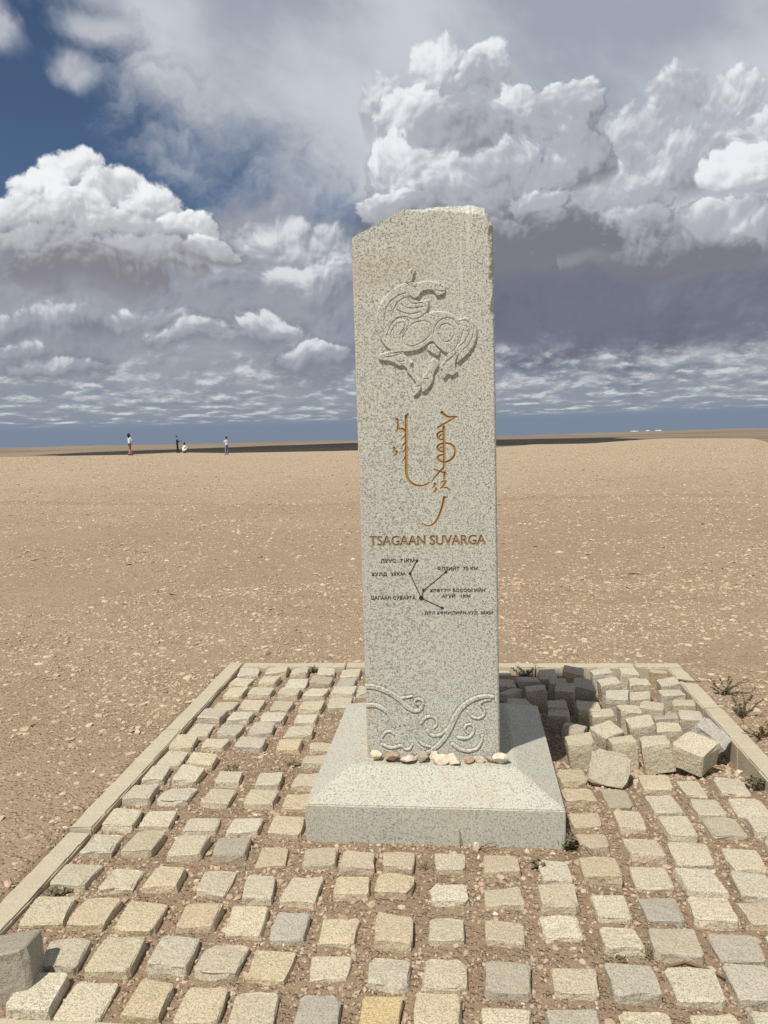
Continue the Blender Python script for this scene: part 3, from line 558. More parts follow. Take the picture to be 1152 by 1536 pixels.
# scroll bands at the foot: (stroke width at start, at end, points)
SCROLL = [
 (.018, .017, [(-0.2744, 0.5091), (-0.2376, 0.5077), (-0.2012, 0.4935), (-0.1650, 0.4750), (-0.1342, 0.4511), (-0.1139, 0.4260)]), (.016, .008, [(-0.1165, 0.4281), (-0.0908, 0.4101), (-0.0674, 0.4060), (-0.0462, 0.4197), (-0.0420, 0.4450), (-0.0557, 0.4599), (-0.0740, 0.4570), (-0.0796, 0.4425), (-0.0667, 0.4340)]), (.010, .006, [(-0.1287, 0.4619), (-0.1051, 0.4648), (-0.0867, 0.4703)]),
 (.018, .012, [(-0.2779, 0.4280), (-0.2450, 0.4321), (-0.2138, 0.4195), (-0.1880, 0.3981), (-0.1730, 0.3696), (-0.1633, 0.3399)]), (.010, .008, [(-0.2146, 0.2957), (-0.2008, 0.3177), (-0.1796, 0.3207), (-0.1652, 0.3062)]), (.012, .008, [(-0.2155, 0.2629), (-0.1868, 0.2481), (-0.1551, 0.2519), (-0.1379, 0.2631), (-0.1237, 0.2437), (-0.1026, 0.2430), (-0.0906, 0.2639)]),
 (.012, .021, [(-0.0851, 0.2062), (-0.0348, 0.2267), (0.0075, 0.2530), (0.0395, 0.2887), (0.0637, 0.3323)]), (.021, .014, [(0.0637, 0.3323), (0.0826, 0.3756), (0.1039, 0.4133), (0.1353, 0.4447), (0.1715, 0.4647), (0.2074, 0.4720), (0.2405, 0.4702)]),
 (.010, .008, [(0.2302, 0.4584), (0.2021, 0.4549), (0.1839, 0.4366), (0.1991, 0.4261), (0.2091, 0.4081), (0.1985, 0.3850), (0.1753, 0.3778), (0.1498, 0.3871), (0.1357, 0.4073)]),
 (.014, .008, [(0.0744, 0.2677), (0.1010, 0.2465), (0.1371, 0.2390), (0.1734, 0.2488), (0.1934, 0.2777), (0.1959, 0.3073)]), (.012, .007, [(0.0967, 0.2977), (0.1276, 0.2912), (0.1537, 0.3067), (0.1654, 0.3337), (0.1544, 0.3539), (0.1338, 0.3547), (0.1206, 0.3341), (0.1383, 0.3161)]),
 (.012, .008, [(-0.0529, 0.3566), (-0.0367, 0.3805), (-0.0105, 0.3873), (0.0100, 0.3746), (0.0148, 0.3532), (-0.0001, 0.3379)]), (.014, .008, [(-0.0788, 0.3205), (-0.0701, 0.2870), (-0.0497, 0.2645), (-0.0185, 0.2564)]), (.012, .008, [(-0.0275, 0.3256), (-0.0200, 0.3084), (0.0007, 0.3022), (0.0294, 0.3075), (0.0507, 0.3321)])]
# cut and painted vertical script: (width at start, at end, points)
SCRIPT = [
 (.006, .010, [(-0.0762, 1.6129), (-0.0840, 1.6029)]), (.010, .010, [(-0.0835, 1.6056), (-0.0850, 1.5207), (-0.0867, 1.4353), (-0.0870, 1.3975)]), (.011, .004, [(-0.0869, 1.4137), (-0.0885, 1.3897), (-0.0847, 1.3621), (-0.0731, 1.3446), (-0.0561, 1.3339), (-0.0355, 1.3294), (-0.0148, 1.3324), (0.0008, 1.3424)]),
 (.006, .009, [(-0.1219, 1.5949), (-0.1164, 1.5944), (-0.1160, 1.5556)]), (.004, .008, [(-0.1238, 1.5470), (-0.1143, 1.5556), (-0.1022, 1.5580), (-0.0904, 1.5515), (-0.0855, 1.5395)]),
 (.008, .003, [(-0.0829, 1.5343), (-0.1025, 1.5178)]), (.008, .003, [(-0.0829, 1.5070), (-0.1026, 1.4884)]), (.008, .003, [(-0.0829, 1.4797), (-0.0998, 1.4637)]), (.008, .003, [(-0.0836, 1.4489), (-0.1013, 1.4315)]),
 (.008, .003, [(-0.1351, 1.4827), (-0.1290, 1.4781), (-0.1390, 1.4674)]), (.008, .003, [(-0.1251, 1.4688), (-0.1212, 1.4629), (-0.1311, 1.4528)]),
 (.010, .004, [(0.0566, 1.6166), (0.0692, 1.6018), (0.0860, 1.5965), (0.1148, 1.5980)]), (.004, .006, [(0.1148, 1.5980), (0.0858, 1.5821), (0.0395, 1.5574)]),
 (.009, .009, [(0.0633, 1.5607), (0.0632, 1.4998), (0.0629, 1.4146)]),
 (.007, .006, [(0.0630, 1.5411), (0.0477, 1.5416), (0.0362, 1.5293), (0.0397, 1.5167), (0.0504, 1.5089), (0.0627, 1.5120)]), (.005, .004, [(0.0438, 1.5200), (0.0550, 1.5319)]),
 (.007, .006, [(0.0620, 1.4947), (0.0467, 1.4934), (0.0345, 1.4801), (0.0394, 1.4705), (0.0512, 1.4627), (0.0618, 1.4624)]), (.004, .004, [(0.0464, 1.4764), (0.0549, 1.4789)]),
 (.007, .006, [(0.0612, 1.4502), (0.0458, 1.4492), (0.0344, 1.4406), (0.0427, 1.4274), (0.0609, 1.4201)]),
 (.006, .007, [(0.0665, 1.4963), (0.0875, 1.4934), (0.1025, 1.4811), (0.1079, 1.4612), (0.1001, 1.4410), (0.0863, 1.4277), (0.0657, 1.4197)]),
 (.009, .004, [(0.0639, 1.4163), (0.0619, 1.4010), (0.0445, 1.3843), (0.0288, 1.3668)]), (.006, .003, [(0.0445, 1.3850), (0.0271, 1.3666), (0.0130, 1.3480)]),
 (.004, .007, [(0.0208, 1.3958), (0.0412, 1.3868), (0.0656, 1.3777)]), (.009, .007, [(0.0636, 1.3795), (0.0617, 1.3538)]), (.003, .006, [(0.0471, 1.3414), (0.0626, 1.3480)]), (.007, .003, [(0.0670, 1.3444), (0.0578, 1.3282), (0.0460, 1.3188)]), (.004, .004, [(0.0518, 1.3214), (0.0706, 1.3217), (0.0827, 1.3105)]),
 (.007, .003, [(0.0224, 1.3375), (0.0270, 1.3322), (0.0159, 1.3221)]), (.007, .003, [(0.0278, 1.3177), (0.0300, 1.3115), (0.0172, 1.3021)]),
 (.003, .009, [(0.0716, 1.2832), (0.0603, 1.2813)]), (.010, .003, [(0.0603, 1.2827), (0.0539, 1.2524), (0.0430, 1.2215), (0.0304, 1.1940), (0.0163, 1.1768), (-0.0012, 1.1684), (-0.0184, 1.1721), (-0.0303, 1.1810)])]
TOP_U = [SU - SW / 2, -0.0736, 0.02, 0.1, 0.1956, 0.235, SU + SW / 2]
TOP_Z = [2.2953, 2.3914, 2.392, 2.398, 2.400, 2.385, 2.335]

def seg_dist(PX, PY, pts, w0=0.0, w1=0.0):
    """distance from the grid points to a polyline, less half its (tapering) stroke width"""
    best = np.full(PX.shape, 9.0); P_ = np.array(pts); seg = np.hypot(*np.diff(P_, axis=0).T); tot = max(seg.sum(), 1e-9); run = 0.0
    for i in range(len(P_) - 1):
        ax, ay = P_[i]; bx_, by_ = P_[i + 1]; dx_, dy_ = bx_ - ax, by_ - ay; l2 = dx_ * dx_ + dy_ * dy_ + 1e-12
        t = np.clip(((PX - ax) * dx_ + (PY - ay) * dy_) / l2, 0, 1)
        w = w0 + (w1 - w0) * ((run + t * seg[i]) / tot)
        best = np.minimum(best, np.hypot(PX - ax - t * dx_, PY - ay - t * dy_) - w / 2); run += seg[i]
    return best
def poly_sdf(PX, PY, pts):
    d = seg_dist(PX, PY, list(pts) + [pts[0]]); inside = np.zeros(PX.shape, bool); n = len(pts)
    for i in range(n):
        (x1, y1), (x2, y2) = pts[i], pts[(i + 1) % n]
        c_ = ((y1 > PY) != (y2 > PY)); inside ^= c_ & (PX < (x2 - x1) * (PY - y1) / ((y2 - y1) if abs(y2 - y1) > 1e-9 else 1e-9) + x1)
    return np.where(inside, d, -d)         # positive inside
def chaikin(pts, n=2, closed=False):
    p = [tuple(q) for q in pts]
    for _ in range(n):
        out = [] if closed else [p[0]]
        rng_ = range(len(p)) if closed else range(len(p) - 1)
        for i in rng_:
            a, b_ = p[i], p[(i + 1) % len(p)]
            out += [(a[0] * .75 + b_[0] * .25, a[1] * .75 + b_[1] * .25), (a[0] * .25 + b_[0] * .75, a[1] * .25 + b_[1] * .75)]
        if not closed: out.append(p[-1])
        p = out
    return p
def text_mesh(body, u0, u1, z0, z1, bold=0.0, space=1.0):
    """vertices, faces of a line of lettering fitted into a box of the front face"""
    cu = bpy.data.curves.new('lettering', 'FONT'); cu.body = body; cu.size = 1.0; cu.resolution_u = 3; cu.space_character = space; cu.offset = bold
    o = bpy.data.objects.new('lettering', cu); COL.objects.link(o)
    bpy.context.view_layer.update()
    dg = bpy.context.evaluated_depsgraph_get(); me_ = o.evaluated_get(dg).to_mesh()
    vs = np.array([v.co[:2] for v in me_.vertices]); fs = [tuple(p.vertices) for p in me_.polygons]
    o.evaluated_get(dg).to_mesh_clear(); bpy.data.objects.remove(o); bpy.data.curves.remove(cu)
    lo, hi = vs.min(0), vs.max(0)
    vs = (vs - lo) / (hi - lo)
    return np.stack([u0 + vs[:, 0] * (u1 - u0), z0 + vs[:, 1] * (z1 - z0)], 1), fs

cols_u = np.linspace(SU - SW / 2, SU + SW / 2, 304)
def lv(a, b_, st): return list(np.arange(a, b_ - st * .3, st))
rows_z = np.array(lv(L(ZF) - .004, L(.52), .0021) + lv(L(.52), L(1.075), .009) + lv(L(1.075), L(1.15), .0013) + lv(L(1.15), L(1.66), .0018) + lv(L(1.66), L(2.20), .0020) + lv(L(2.20), L(2.285), .004)) + Z0
topz = np.interp(cols_u, TOP_U, TOP_Z)
rough_top = (fbm(cols_u * 38, cols_u * 0 + 1.5, 4, 2) - .47) * .011 * sstep(-0.09, -0.03, cols_u)
topz = topz + rough_top
zc_ = rows_z[-1]; nup = 26
U, Z = np.meshgrid(cols_u, rows_z)
upz = zc_ + (np.linspace(0, 1, nup + 1)[1:, None] ** 0.9) * (topz[None, :] - zc_)
Z = np.vstack([Z, upz]); U = np.vstack([U, np.repeat(cols_u[None, :], nup, 0)])
relief_h = np.zeros(Z.shape); part_id = np.zeros(Z.shape, int)
def region(z0, z1): 
    r = np.where((Z[:, 0] >= z0) & (Z[:, 0] <= z1))[0]; return slice(r[0], r[-1] + 1)
# horse: raised field with rounded rim and cut inner lines
sl = region(1.66, 2.24); hu, hz = U[sl], Z[sl]
sdf = np.full(hu.shape, -9.0)
for p_ in H_OUT: sdf = np.maximum(sdf, poly_sdf(hu, hz, chaikin(p_, 1, True)))
h = 0.0092 * sstep(-.0012, .0024, sdf)
line = np.full(hu.shape, 9.0)
for p_ in H_LINES: line = np.minimum(line, seg_dist(hu, hz, chaikin(p_, 2)))
h -= 0.0030 * sstep(.0028, .0004, line) * (sdf > -.001)
relief_h[sl] += h; part_id[sl][sdf > -.013] = 1
# scrolls
sl = region(ZF - .01, .52); hu, hz = U[sl], Z[sl]
d = np.full(hu.shape, 9.0)
for w0, w1, p_ in SCROLL: d = np.minimum(d, seg_dist(hu, hz, chaikin(p_, 2), w0, w1))
relief_h[sl] += 0.0042 * sstep(.0008, -.0018, d) - 0.0020 * sstep(.004, .001, np.abs(d - .0025)); part_id[sl][d < .010] = 2
# script
sl = region(1.14, 1.68); hu, hz = U[sl], Z[sl]
d = np.full(hu.shape, 9.0)
for w0, w1, p_ in SCRIPT: d = np.minimum(d, seg_dist(hu, hz, chaikin(p_, 2), w0, w1))
relief_h[sl] -= 0.0075 * sstep(.0008, -.0042, d); part_id[sl][d < .0006] = 3
# title
tv, tf = text_mesh('TSAGAAN SUVARGA', *(-0.2419, 0.2203, 1.0916, 1.1315), .012)
ec = {}
for f in tf:
    for a, b_ in zip(f, f[1:] + f[:1]): ec.setdefault((min(a, b_), max(a, b_)), []).append(0)
sl = region(1.076, 1.149); hu, hz = U[sl], Z[sl]
d = np.full(hu.shape, 9.0); ins = np.zeros(hu.shape, bool)
for (a, b_), c_ in ec.items():
    if len(c_) == 1:
        p1, p2 = tv[a], tv[b_]; d = np.minimum(d, seg_dist(hu, hz, [p1, p2]))
        cr = ((p1[1] > hz) != (p2[1] > hz)); dy_ = p2[1] - p1[1]
        ins ^= cr & (hu < (p2[0] - p1[0]) * (hz - p1[1]) / (dy_ if abs(dy_) > 1e-9 else 1e-9) + p1[0])
sd_ = np.where(ins, d, -d)
relief_h[sl] -= 0.0038 * sstep(-.0005, .0022, sd_); part_id[sl][sd_ > -.0006] = 4
# arrises, broken corner and top
dl = U - cols_u[0]; dr = cols_u[-1] - U
rag = fbm(U * 60, Z * 60, 4, 31)
relief_h -= 0.006 * np.clip(1 - dl / .006, 0, 1) ** 2 + 0.009 * np.clip(1 - dr / .010, 0, 1) ** 2
chipw = (0.006 + 0.030 * np.clip(fbm(Z * 16, Z * 0 + 2, 3, 41) - .18, 0, 1) + 0.016 * sstep(2.2, 2.36, Z)) * sstep(1.86, 2.02, Z)
relief_h -= np.where(dr < chipw, (chipw - dr) * 1.1 + (rag - .45) * .015 * sstep(0, .006, chipw - dr), 0)
tdep = topz[None, :] - Z
tchip = (0.012 + .03 * sstep(.03, .2, U) * (0.5 + fbm(U * 22, U * 0, 3, 51))) * sstep(-.09, .0, U)
relief_h -= np.where(tdep < tchip, (tchip - tdep) * 1.0 + (rag - .45) * .014, 0) * sstep(-.10, -.02, U)
relief_h += (fbm(U * 9, Z * 9, 3, 61) - .47) * .0010
NR, NC = Z.shape
FV = np.stack([U, SV - relief_h, Z - Z0], -1).reshape(-1, 3)
gi = np.arange(NR * NC).reshape(NR, NC)
FF = np.stack([gi[:-1, :-1], gi[:-1, 1:], gi[1:, 1:], gi[1:, :-1]], -1).reshape(-1, 4)
fp = np.max(np.stack([part_id.ravel()[FF[:, k]] for k in range(4)], 1), 1)
def paint(name, c, c2):
    m, t, b = new_mat(name); p = pos(); n = noise(p, 70, 3, 0.6, '3D')
    set_col(t, b, cmix(n, c, c2)); b.inputs['Roughness'].default_value = 0.55
    return m
M_GOLD = paint('ochre paint in cut script', (.31, .19, .08), (.42, .285, .135))
M_BROWN = paint('worn brown paint in cut letters', (.20, .12, .055), (.36, .27, .17))
M_BLACK = paint('black paint', (.022, .02, .018), (.06, .055, .05))
def sub_mesh(name, sel):
    f = FF[sel]; u_, inv = np.unique(f, return_inverse=True)
    return mesh_np(name, FV[u_], inv.reshape(f.shape), True)
# body of the shaft: front field, then sides, back and top from the front's boundary
f0 = FF[fp == 0]; bv = [FV]; nb = NR * NC
bottom, top, left, right = gi[0], gi[-1], gi[:, 0], gi[:, -1]
steps = 9
extra = []; 
prev = top
for k in range(1, steps + 1):
    t = k / steps; base_ = FV[top].copy()
    base_[:, 1] = SV + 0.02 * 0 + SDEP * t
    base_[:, 2] += (fbm(base_[:, 0] * 30, base_[:, 1] * 30, 4, 71) - .47) * .04 * sstep(-.1, 0, base_[:, 0]) - .02 * t
    ids = np.arange(nb, nb + NC); bv.append(base_); nb += NC
    extra.append(np.stack([prev[:-1], prev[1:], ids[1:], ids[:-1]], -1)); prev = ids
backtop = prev
bb = FV[bottom].copy(); bb[:, 1] = SV + SDEP; ids_b = np.arange(nb, nb + NC); bv.append(bb); nb += NC
extra.append(np.stack([backtop[:-1], backtop[1:], ids_b[1:], ids_b[:-1]], -1))
lb = FV[left].copy(); lb[:, 1] = SV + SDEP; ids_l = np.arange(nb, nb + NR); bv.append(lb); nb += NR
extra.append(np.stack([left[:-1], left[1:], ids_l[1:], ids_l[:-1]], -1))
rb_ = FV[right].copy(); rb_[:, 1] = SV + SDEP; ids_r = np.arange(nb, nb + NR); bv.append(rb_); nb += NR
extra.append(np.stack([right[:-1], ids_r[:-1], ids_r[1:], right[1:]], -1))
allf = np.concatenate([f0] + extra); allv = np.concatenate(bv)
u_, inv = np.unique(allf, return_inverse=True)
sm = mesh_np('shaft', allv[u_], inv.reshape(allf.shape), True)
sm.materials.append(M_SHAFT); sm.materials.append(M_SHAFT_SIDE)
mi = np.zeros(len(allf), np.int32); mi[len(f0):] = 1; sm.polygons.foreach_set('material_index', mi)
sm.set_sharp_from_angle(angle=math.radians(50))
shaft = bpy.data.objects.new('shaft', sm); COL.objects.link(shaft); shaft.parent = stela
tag(link('horse_relief', sub_mesh('horse_relief', fp == 1), M_SHAFT, stela), 'carved horse looking back over its shoulder')
tag(link('scroll_relief', sub_mesh('scroll_relief', fp == 2), M_SHAFT, stela), 'carved curling wave scrolls at the foot')
tag(link('script_inscription', sub_mesh('script_inscription', fp == 3), M_GOLD, stela), 'ochre vertical script cut into the face')
tag(link('title_lettering', sub_mesh('title_lettering', fp == 4), M_BROWN, stela), 'brown cut letters reading TSAGAAN SUVARGA')
# little route map: black lines, dots and lettering
FRONT = SV - 0.0012
def flat_part(name, vs, fs, parent):
    """a thin painted film standing 0.6 mm off the stone"""
    n = len(vs); V3 = [(u, FRONT, z - Z0) for u, z in vs] + [(u, FRONT + .001, z - Z0) for u, z in vs]
    F3 = [tuple(f) for f in fs] + [tuple(i + n for i in reversed(f)) for f in fs]
    cnt = {}
    for f in fs:
        for a, b_ in zip(f, tuple(f[1:]) + (f[0],)): cnt.setdefault((min(a, b_), max(a, b_)), []).append((a, b_))
    for e in cnt.values():
        if len(e) == 1: a, b_ = e[0]; F3.append((b_, a, a + n, b_ + n))
    return link(name, mesh_from(name, V3, F3), M_BLACK, parent)
def stroke(p, q, w):
    (x1, y1), (x2, y2) = p, q; l_ = math.hypot(x2 - x1, y2 - y1); nx, ny = -(y2 - y1) / l_ * w / 2, (x2 - x1) / l_ * w / 2
    return [(x1 - nx, y1 - ny), (x2 - nx, y2 - ny), (x2 + nx, y2 + ny), (x1 + nx, y1 + ny)], [(0, 1, 2, 3)]
def disc(p, r): return [(p[0] + r * math.cos(a * math.pi / 6), p[1] + r * math.sin(a * math.pi / 6)) for a in range(12)], [tuple(range(12))]
NODES = [(-0.0549, 1.0309), (-0.0835, 0.9783), (-0.0402, 0.8786), (0.0608, 0.9839), (-0.0303, 0.9102), (0.0431, 0.8373)]
rmap = flat_part('route_map', *disc(NODES[2], .0095), stela); tag(rmap, 'black painted route map with place names and distances')
for a, b_ in ((0, 1), (1, 2), (3, 4), (4, 2), (2, 5)): flat_part('route_line', *stroke(NODES[a], NODES[b_], .0034), rmap)
for k in (0, 1, 3, 4, 5): flat_part('place_dot', *disc(NODES[k], .0058), rmap)
for body, box in (('ЛУУС  71КМ', (-0.2007, -0.0638, 1.0235, 1.0398)), ('ХУЛД  35КМ', (-0.2402, -0.1048, 0.9681, 0.9845)), ('ӨЛЗИЙТ  75 КМ', (0.0264, 0.1874, 0.9902, 1.0091)), ('ХЭВТЭЭ БОСООГИЙН', (-0.0061, 0.2148, 0.9029, 0.9197)),
                  ('АГУЙ   1КМ', (0.0423, 0.1566, 0.8796, 0.8959)), ('ЦАГААН СУВАРГА', (-0.2431, -0.0630, 0.8696, 0.8887)), ('ДЭЛ ХӨНЖЛИЙН УУЛ  25КМ', (-0.0288, 0.2436, 0.8090, 0.8276))):
    vs, fs = text_mesh(body, *box, .018, 1.06); flat_part('place_lettering', vs, fs, rmap)

# ---------------------------------------------------------------- stones set along the foot of the shaft
def stone_mesh(name, seed, sub=2, cuts=7, flat=1.0):
    r = random.Random(seed); bm = bmesh.new(); bmesh.ops.create_icosphere(bm, subdivisions=sub, radius=0.5)
    for _ in range(cuts):
        n = Vector((r.gauss(0, 1), r.gauss(0, 1), r.gauss(0, 1))).normalized(); d = r.uniform(.20, .38)
        for v in bm.verts:
            k = v.co.dot(n) - d
            if k > 0: v.co -= n * k
    for v in bm.verts:
        v.co *= 1 + r.uniform(-.03, .03); v.co.z *= flat
    lo = min(v.co.z for v in bm.verts)
    for v in bm.verts: v.co.z -= lo
    me = bpy.data.meshes.new(name); bm.to_mesh(me); bm.free(); return me
def stone_mat(name, c, c2):
    m, t, b = new_mat(name); p = pos(); n = noise(p, 45, 5, 0.65, '3D'); n2 = noise(p, 160, 3, 0.6, '3D')
    set_col(t, b, cmix(step(n, .3, .7), c, c2)); bump(t, b, n + n2 * .4, 0.6, 0.006); return m
MS_PALE = stone_mat('pale quartzite', (.54, .45, .34), (.70, .63, .52)); MS_PINK = stone_mat('pinkish brown stone', (.33, .235, .165), (.46, .345, .255)); MS_GREY = stone_mat('brown grey stone', (.30, .25, .20), (.44, .37, .29))
ST = [(100, 75, 95, 'upright pale jagged stone at the outer end of the row by the left arris', MS_PALE), (215, 125, 80, 'large pinkish brown stone with a pointed top in the row below the scrolls', MS_PINK),
      (350, 125, 70, 'long pale stone lying on its side between the pinkish and the cracked one', MS_PALE), (470, 100, 78, 'cracked grey-brown stone with dark clefts in the row under the scrolls', MS_GREY),
      (550, 62, 92, 'narrow cream stone standing upright behind the blocky one', MS_PALE), (612, 105, 92, 'blocky cream stone with a square front in the middle of the row', MS_PALE),
      (715, 112, 95, 'large rough white-cream lump with deep creases in the row', MS_PALE), (825, 92, 44, 'low dark brown stone, the flattest of the row', MS_PINK),
      (908, 76, 62, 'small cream cube-like stone next to the flat brown one', MS_PALE), (980, 62, 60, 'small dusty tan stone squeezed against the last one of the row', MS_GREY), (1070, 115, 72, 'rounded cream stone with a curved groove at the corner of the shaft', MS_PALE)]
for k, (px_, w, h_, lab, m_) in enumerate(ST):
    wu = w / 5.236 * 0.00272; hu_ = h_ / 5.236 * 0.00272
    x = -0.272 + (px_ - 40) / 1040 * 0.545; y = SV - wu * .42 - .004 + (.018 if k == 4 else -.010 if k in (5, 6) else 0)
    o = link('foot_stone', stone_mesh('foot_stone', 40 + k, 3, 9), m_)
    R_ = Matrix.Rotation(PHI, 3, 'Z') @ Vector((x, y, 0))
    o.location = (BX + R_.x, BY + R_.y, ZF - .001); o.scale = (wu * 1.34, wu * 1.05, hu_ * 1.16); o.rotation_euler = (0, 0, random.uniform(-.5, .5))
    tag(o, lab, 'stone', 'stones laid along the foot of the shaft')
# ---------------------------------------------------------------- gravel
ICO_V = np.array([(0, -1, -1.618), (0, 1, -1.618), (0, -1, 1.618), (0, 1, 1.618), (-1, -1.618, 0), (1, -1.618, 0), (-1, 1.618, 0), (1, 1.618, 0), (-1.618, 0, -1), (1.618, 0, -1), (-1.618, 0, 1), (1.618, 0, 1)]) / 1.902
bm = bmesh.new(); bmesh.ops.create_icosphere(bm, subdivisions=1, radius=1.0); bm.verts.ensure_lookup_table()
ICO_V = np.array([v.co[:] for v in bm.verts]); ICO_F = np.array([[v.index for v in f.verts] for f in bm.faces]); bm.free()
OCT_V = np.array([(1, 0, 0), (-1, 0, 0), (0, 1, 0), (0, -1, 0), (0, 0, 1), (0, 0, -1.0)]); OCT_F = np.array([(0, 2, 4), (2, 1, 4), (1, 3, 4), (3, 0, 4), (2, 0, 5), (1, 2, 5), (3, 1, 5), (0, 3, 5)])
STONE_COLS = np.array([(.47, .385, .275), (.52, .44, .33), (.42, .32, .225), (.38, .275, .19), (.34, .28, .215), (.46, .375, .27), (.62, .56, .47), (.12, .09, .065)])
def gravel_mesh(name, x, y, z, size, flat=0.55, ico=True, probs=None):
    n = len(x); TV, TF = (ICO_V, ICO_F) if ico else (OCT_V, OCT_F); k = len(TV)
    v = TV[None] * (1 + rng.uniform(-.34, .30, (n, k, 1)))
    v = v * np.stack([rng.uniform(.75, 1.35, n), rng.uniform(.55, 1.0, n), rng.uniform(.6, 1.25, n) * flat], -1)[:, None, :]
    t = rng.uniform(-.5, .5, n); a = rng.uniform(0, 2 * np.pi, n)
    ct, st_ = np.cos(t)[:, None], np.sin(t)[:, None]; vy, vz = v[..., 1] * ct - v[..., 2] * st_, v[..., 1] * st_ + v[..., 2] * ct
    ca, sa = np.cos(a)[:, None], np.sin(a)[:, None]; vx, vy = v[..., 0] * ca - vy * sa, v[..., 0] * sa + vy * ca
    hs = (size / 2)[:, None]
    P_ = np.stack([x[:, None] + vx * hs, y[:, None] + vy * hs, z[:, None] + vz * hs + hs * flat * .45], -1).reshape(-1, 3)
    F_ = (TF[None] + (np.arange(n) * k)[:, None, None]).reshape(-1, 3)
    me = mesh_np(name, P_, F_, False)
    c = STONE_COLS[rng.choice(len(STONE_COLS), n, p=probs)] * rng.uniform(.85, 1.15, (n, 1))
    c4 = np.concatenate([np.repeat(c, k, 0), np.ones((n * k, 1))], 1)
    at = me.color_attributes.new('Col', 'FLOAT_COLOR', 'POINT'); at.data.foreach_set('color', c4.astype(np.float32).ravel())
    return me
PR = np.array([.22, .12, .20, .18, .12, .12, .02, .05]); PR /= PR.sum()  # last share: dark stones, raised to colour in the gravel's shadow sides
PR2 = np.array([.13, .07, .24, .26, .16, .10, .02, .02]); PR2 /= PR2.sum()
# within the pavement: between the setts
n = 42000
x = rng.uniform(XL + KW + .005, XR - KW - .005, n); y = rng.uniform(YF + KW + .005, YB - KW - .005, n)
size = np.clip(rng.lognormal(math.log(.0085), .50, n), .004, .034)
hol = slice(0, 900); x[hol] = rng.uniform(.42, 1.37, 900); y[hol] = rng.uniform(-.12, 1.40, 900); size[hol] = rng.uniform(.012, .042, 900)   # broken chips in the sunken corner
keep = np.ones(n, bool)
for (sx0, sy0, w, d) in sett_rects: keep &= ~((np.abs(x - sx0) < w * .47 - size * .1) & (np.abs(y - sy0) < d * .47 - size * .1))
keep &= ~((x > BX - BW / 2 - .002) & (x < BX + BW / 2 + .002) & (y > BY - .004) & (y < BY + BD))
keep &= fbm(x * 5, y * 5, 3, 81) + rng.uniform(-.2, .2, n) > .30
x, y, size = x[keep], y[keep], size[keep]
for part in (size > .011, size <= .011):
    g = link('gravel', gravel_mesh('gravel', x[part], y[part], soil_z(x[part], y[part]) - size[part] * .12, size[part], .7, bool(size[part].max() > .011), PR2), M_GRAVEL, pavement); tag(g, None, None, None, 'stuff')
# out on the plateau: a sector ahead, thinning with distance
def sector(n, r0, r1, power):
    u = rng.uniform(0, 1, n); r = (r0 ** power + u * (r1 ** power - r0 ** power)) ** (1 / power) if power else r0 * (r1 / r0) ** u
    a = np.radians(rng.uniform(-47, 40, n)); xx, yy = CX + r * np.sin(a), CY + r * np.cos(a)
    k = ~((xx > XL - .012) & (xx < XR + .012) & (yy > YF - .012) & (yy < YB + .012)); return xx[k], yy[k], r[k]
x, y, r = sector(135000, 1.6, 8.0, 2.0)
cl = fbm(x * 1.1, y * 1.1, 4, 91); k = cl + rng.uniform(-.22, .22, len(x)) > .36; x, y, r = x[k], y[k], r[k]
size = np.clip(rng.lognormal(math.log(.0100), .60, len(x)), .004, .058)
big = size > .021
for nm, part, lab in (('ground_gravel', big, 'larger pale stones strewn over the bare soil round the platform'), ('ground_grit', ~big, 'fine grit and chips covering the bare soil round the platform')):
    tag(link(nm, gravel_mesh(nm, x[part], y[part], ground_z(x[part], y[part]) - size[part] * .10, size[part], .5, nm == 'ground_gravel', PR), M_GRAVEL), lab, 'gravel', None, 'stuff')
x, y, r = sector(105000, 7.5, 60.0, 0)
cl = fbm(x * .5, y * .5, 4, 95); k = cl + rng.uniform(-.2, .2, len(x)) > .38; x, y, r = x[k], y[k], r[k]
size = np.clip(rng.lognormal(math.log(.0155), .5, len(x)) * (1 + r / 20), .006, .11)
tag(link('far_gravel', gravel_mesh('far_gravel', x, y, ground_z(x, y) - size * .08, size, .5, False, PR), M_GRAVEL), 'small pale stones carpeting the plateau towards the scarp', 'gravel', None, 'stuff')

# ---------------------------------------------------------------- weeds and twigs
M_WEED = plain('dusty green weed', (.19, .165, .10), .8, .3, 60); M_DRY = plain('dry straw', (.34, .26, .15), .85, .25, 60); M_WOOD = plain('bleached twig', (.20, .13, .08), .85, .3, 80)
def tube_into(vs, fs, pts, r0, r1, sides=4):
    base = len(vs); n = len(pts)
    for i, p in enumerate(pts):
        d = (pts[min(i + 1, n - 1)] - pts[max(i - 1, 0)]).normalized(); a = d.orthogonal().normalized(); b_ = d.cross(a); rr_ = r0 + (r1 - r0) * i / max(n - 1, 1)
        for k in range(sides): vs.append(p + (a * math.cos(2 * math.pi * k / sides) + b_ * math.sin(2 * math.pi * k / sides)) * rr_)
    for i in range(n - 1):
        for k in range(sides): fs.append((base + i * sides + k, base + i * sides + (k + 1) % sides, base + (i + 1) * sides + (k + 1) % sides, base + (i + 1) * sides + k))
    fs.append(tuple(base + k for k in range(sides))[::-1]); fs.append(tuple(base + (n - 1) * sides + k for k in range(sides)))
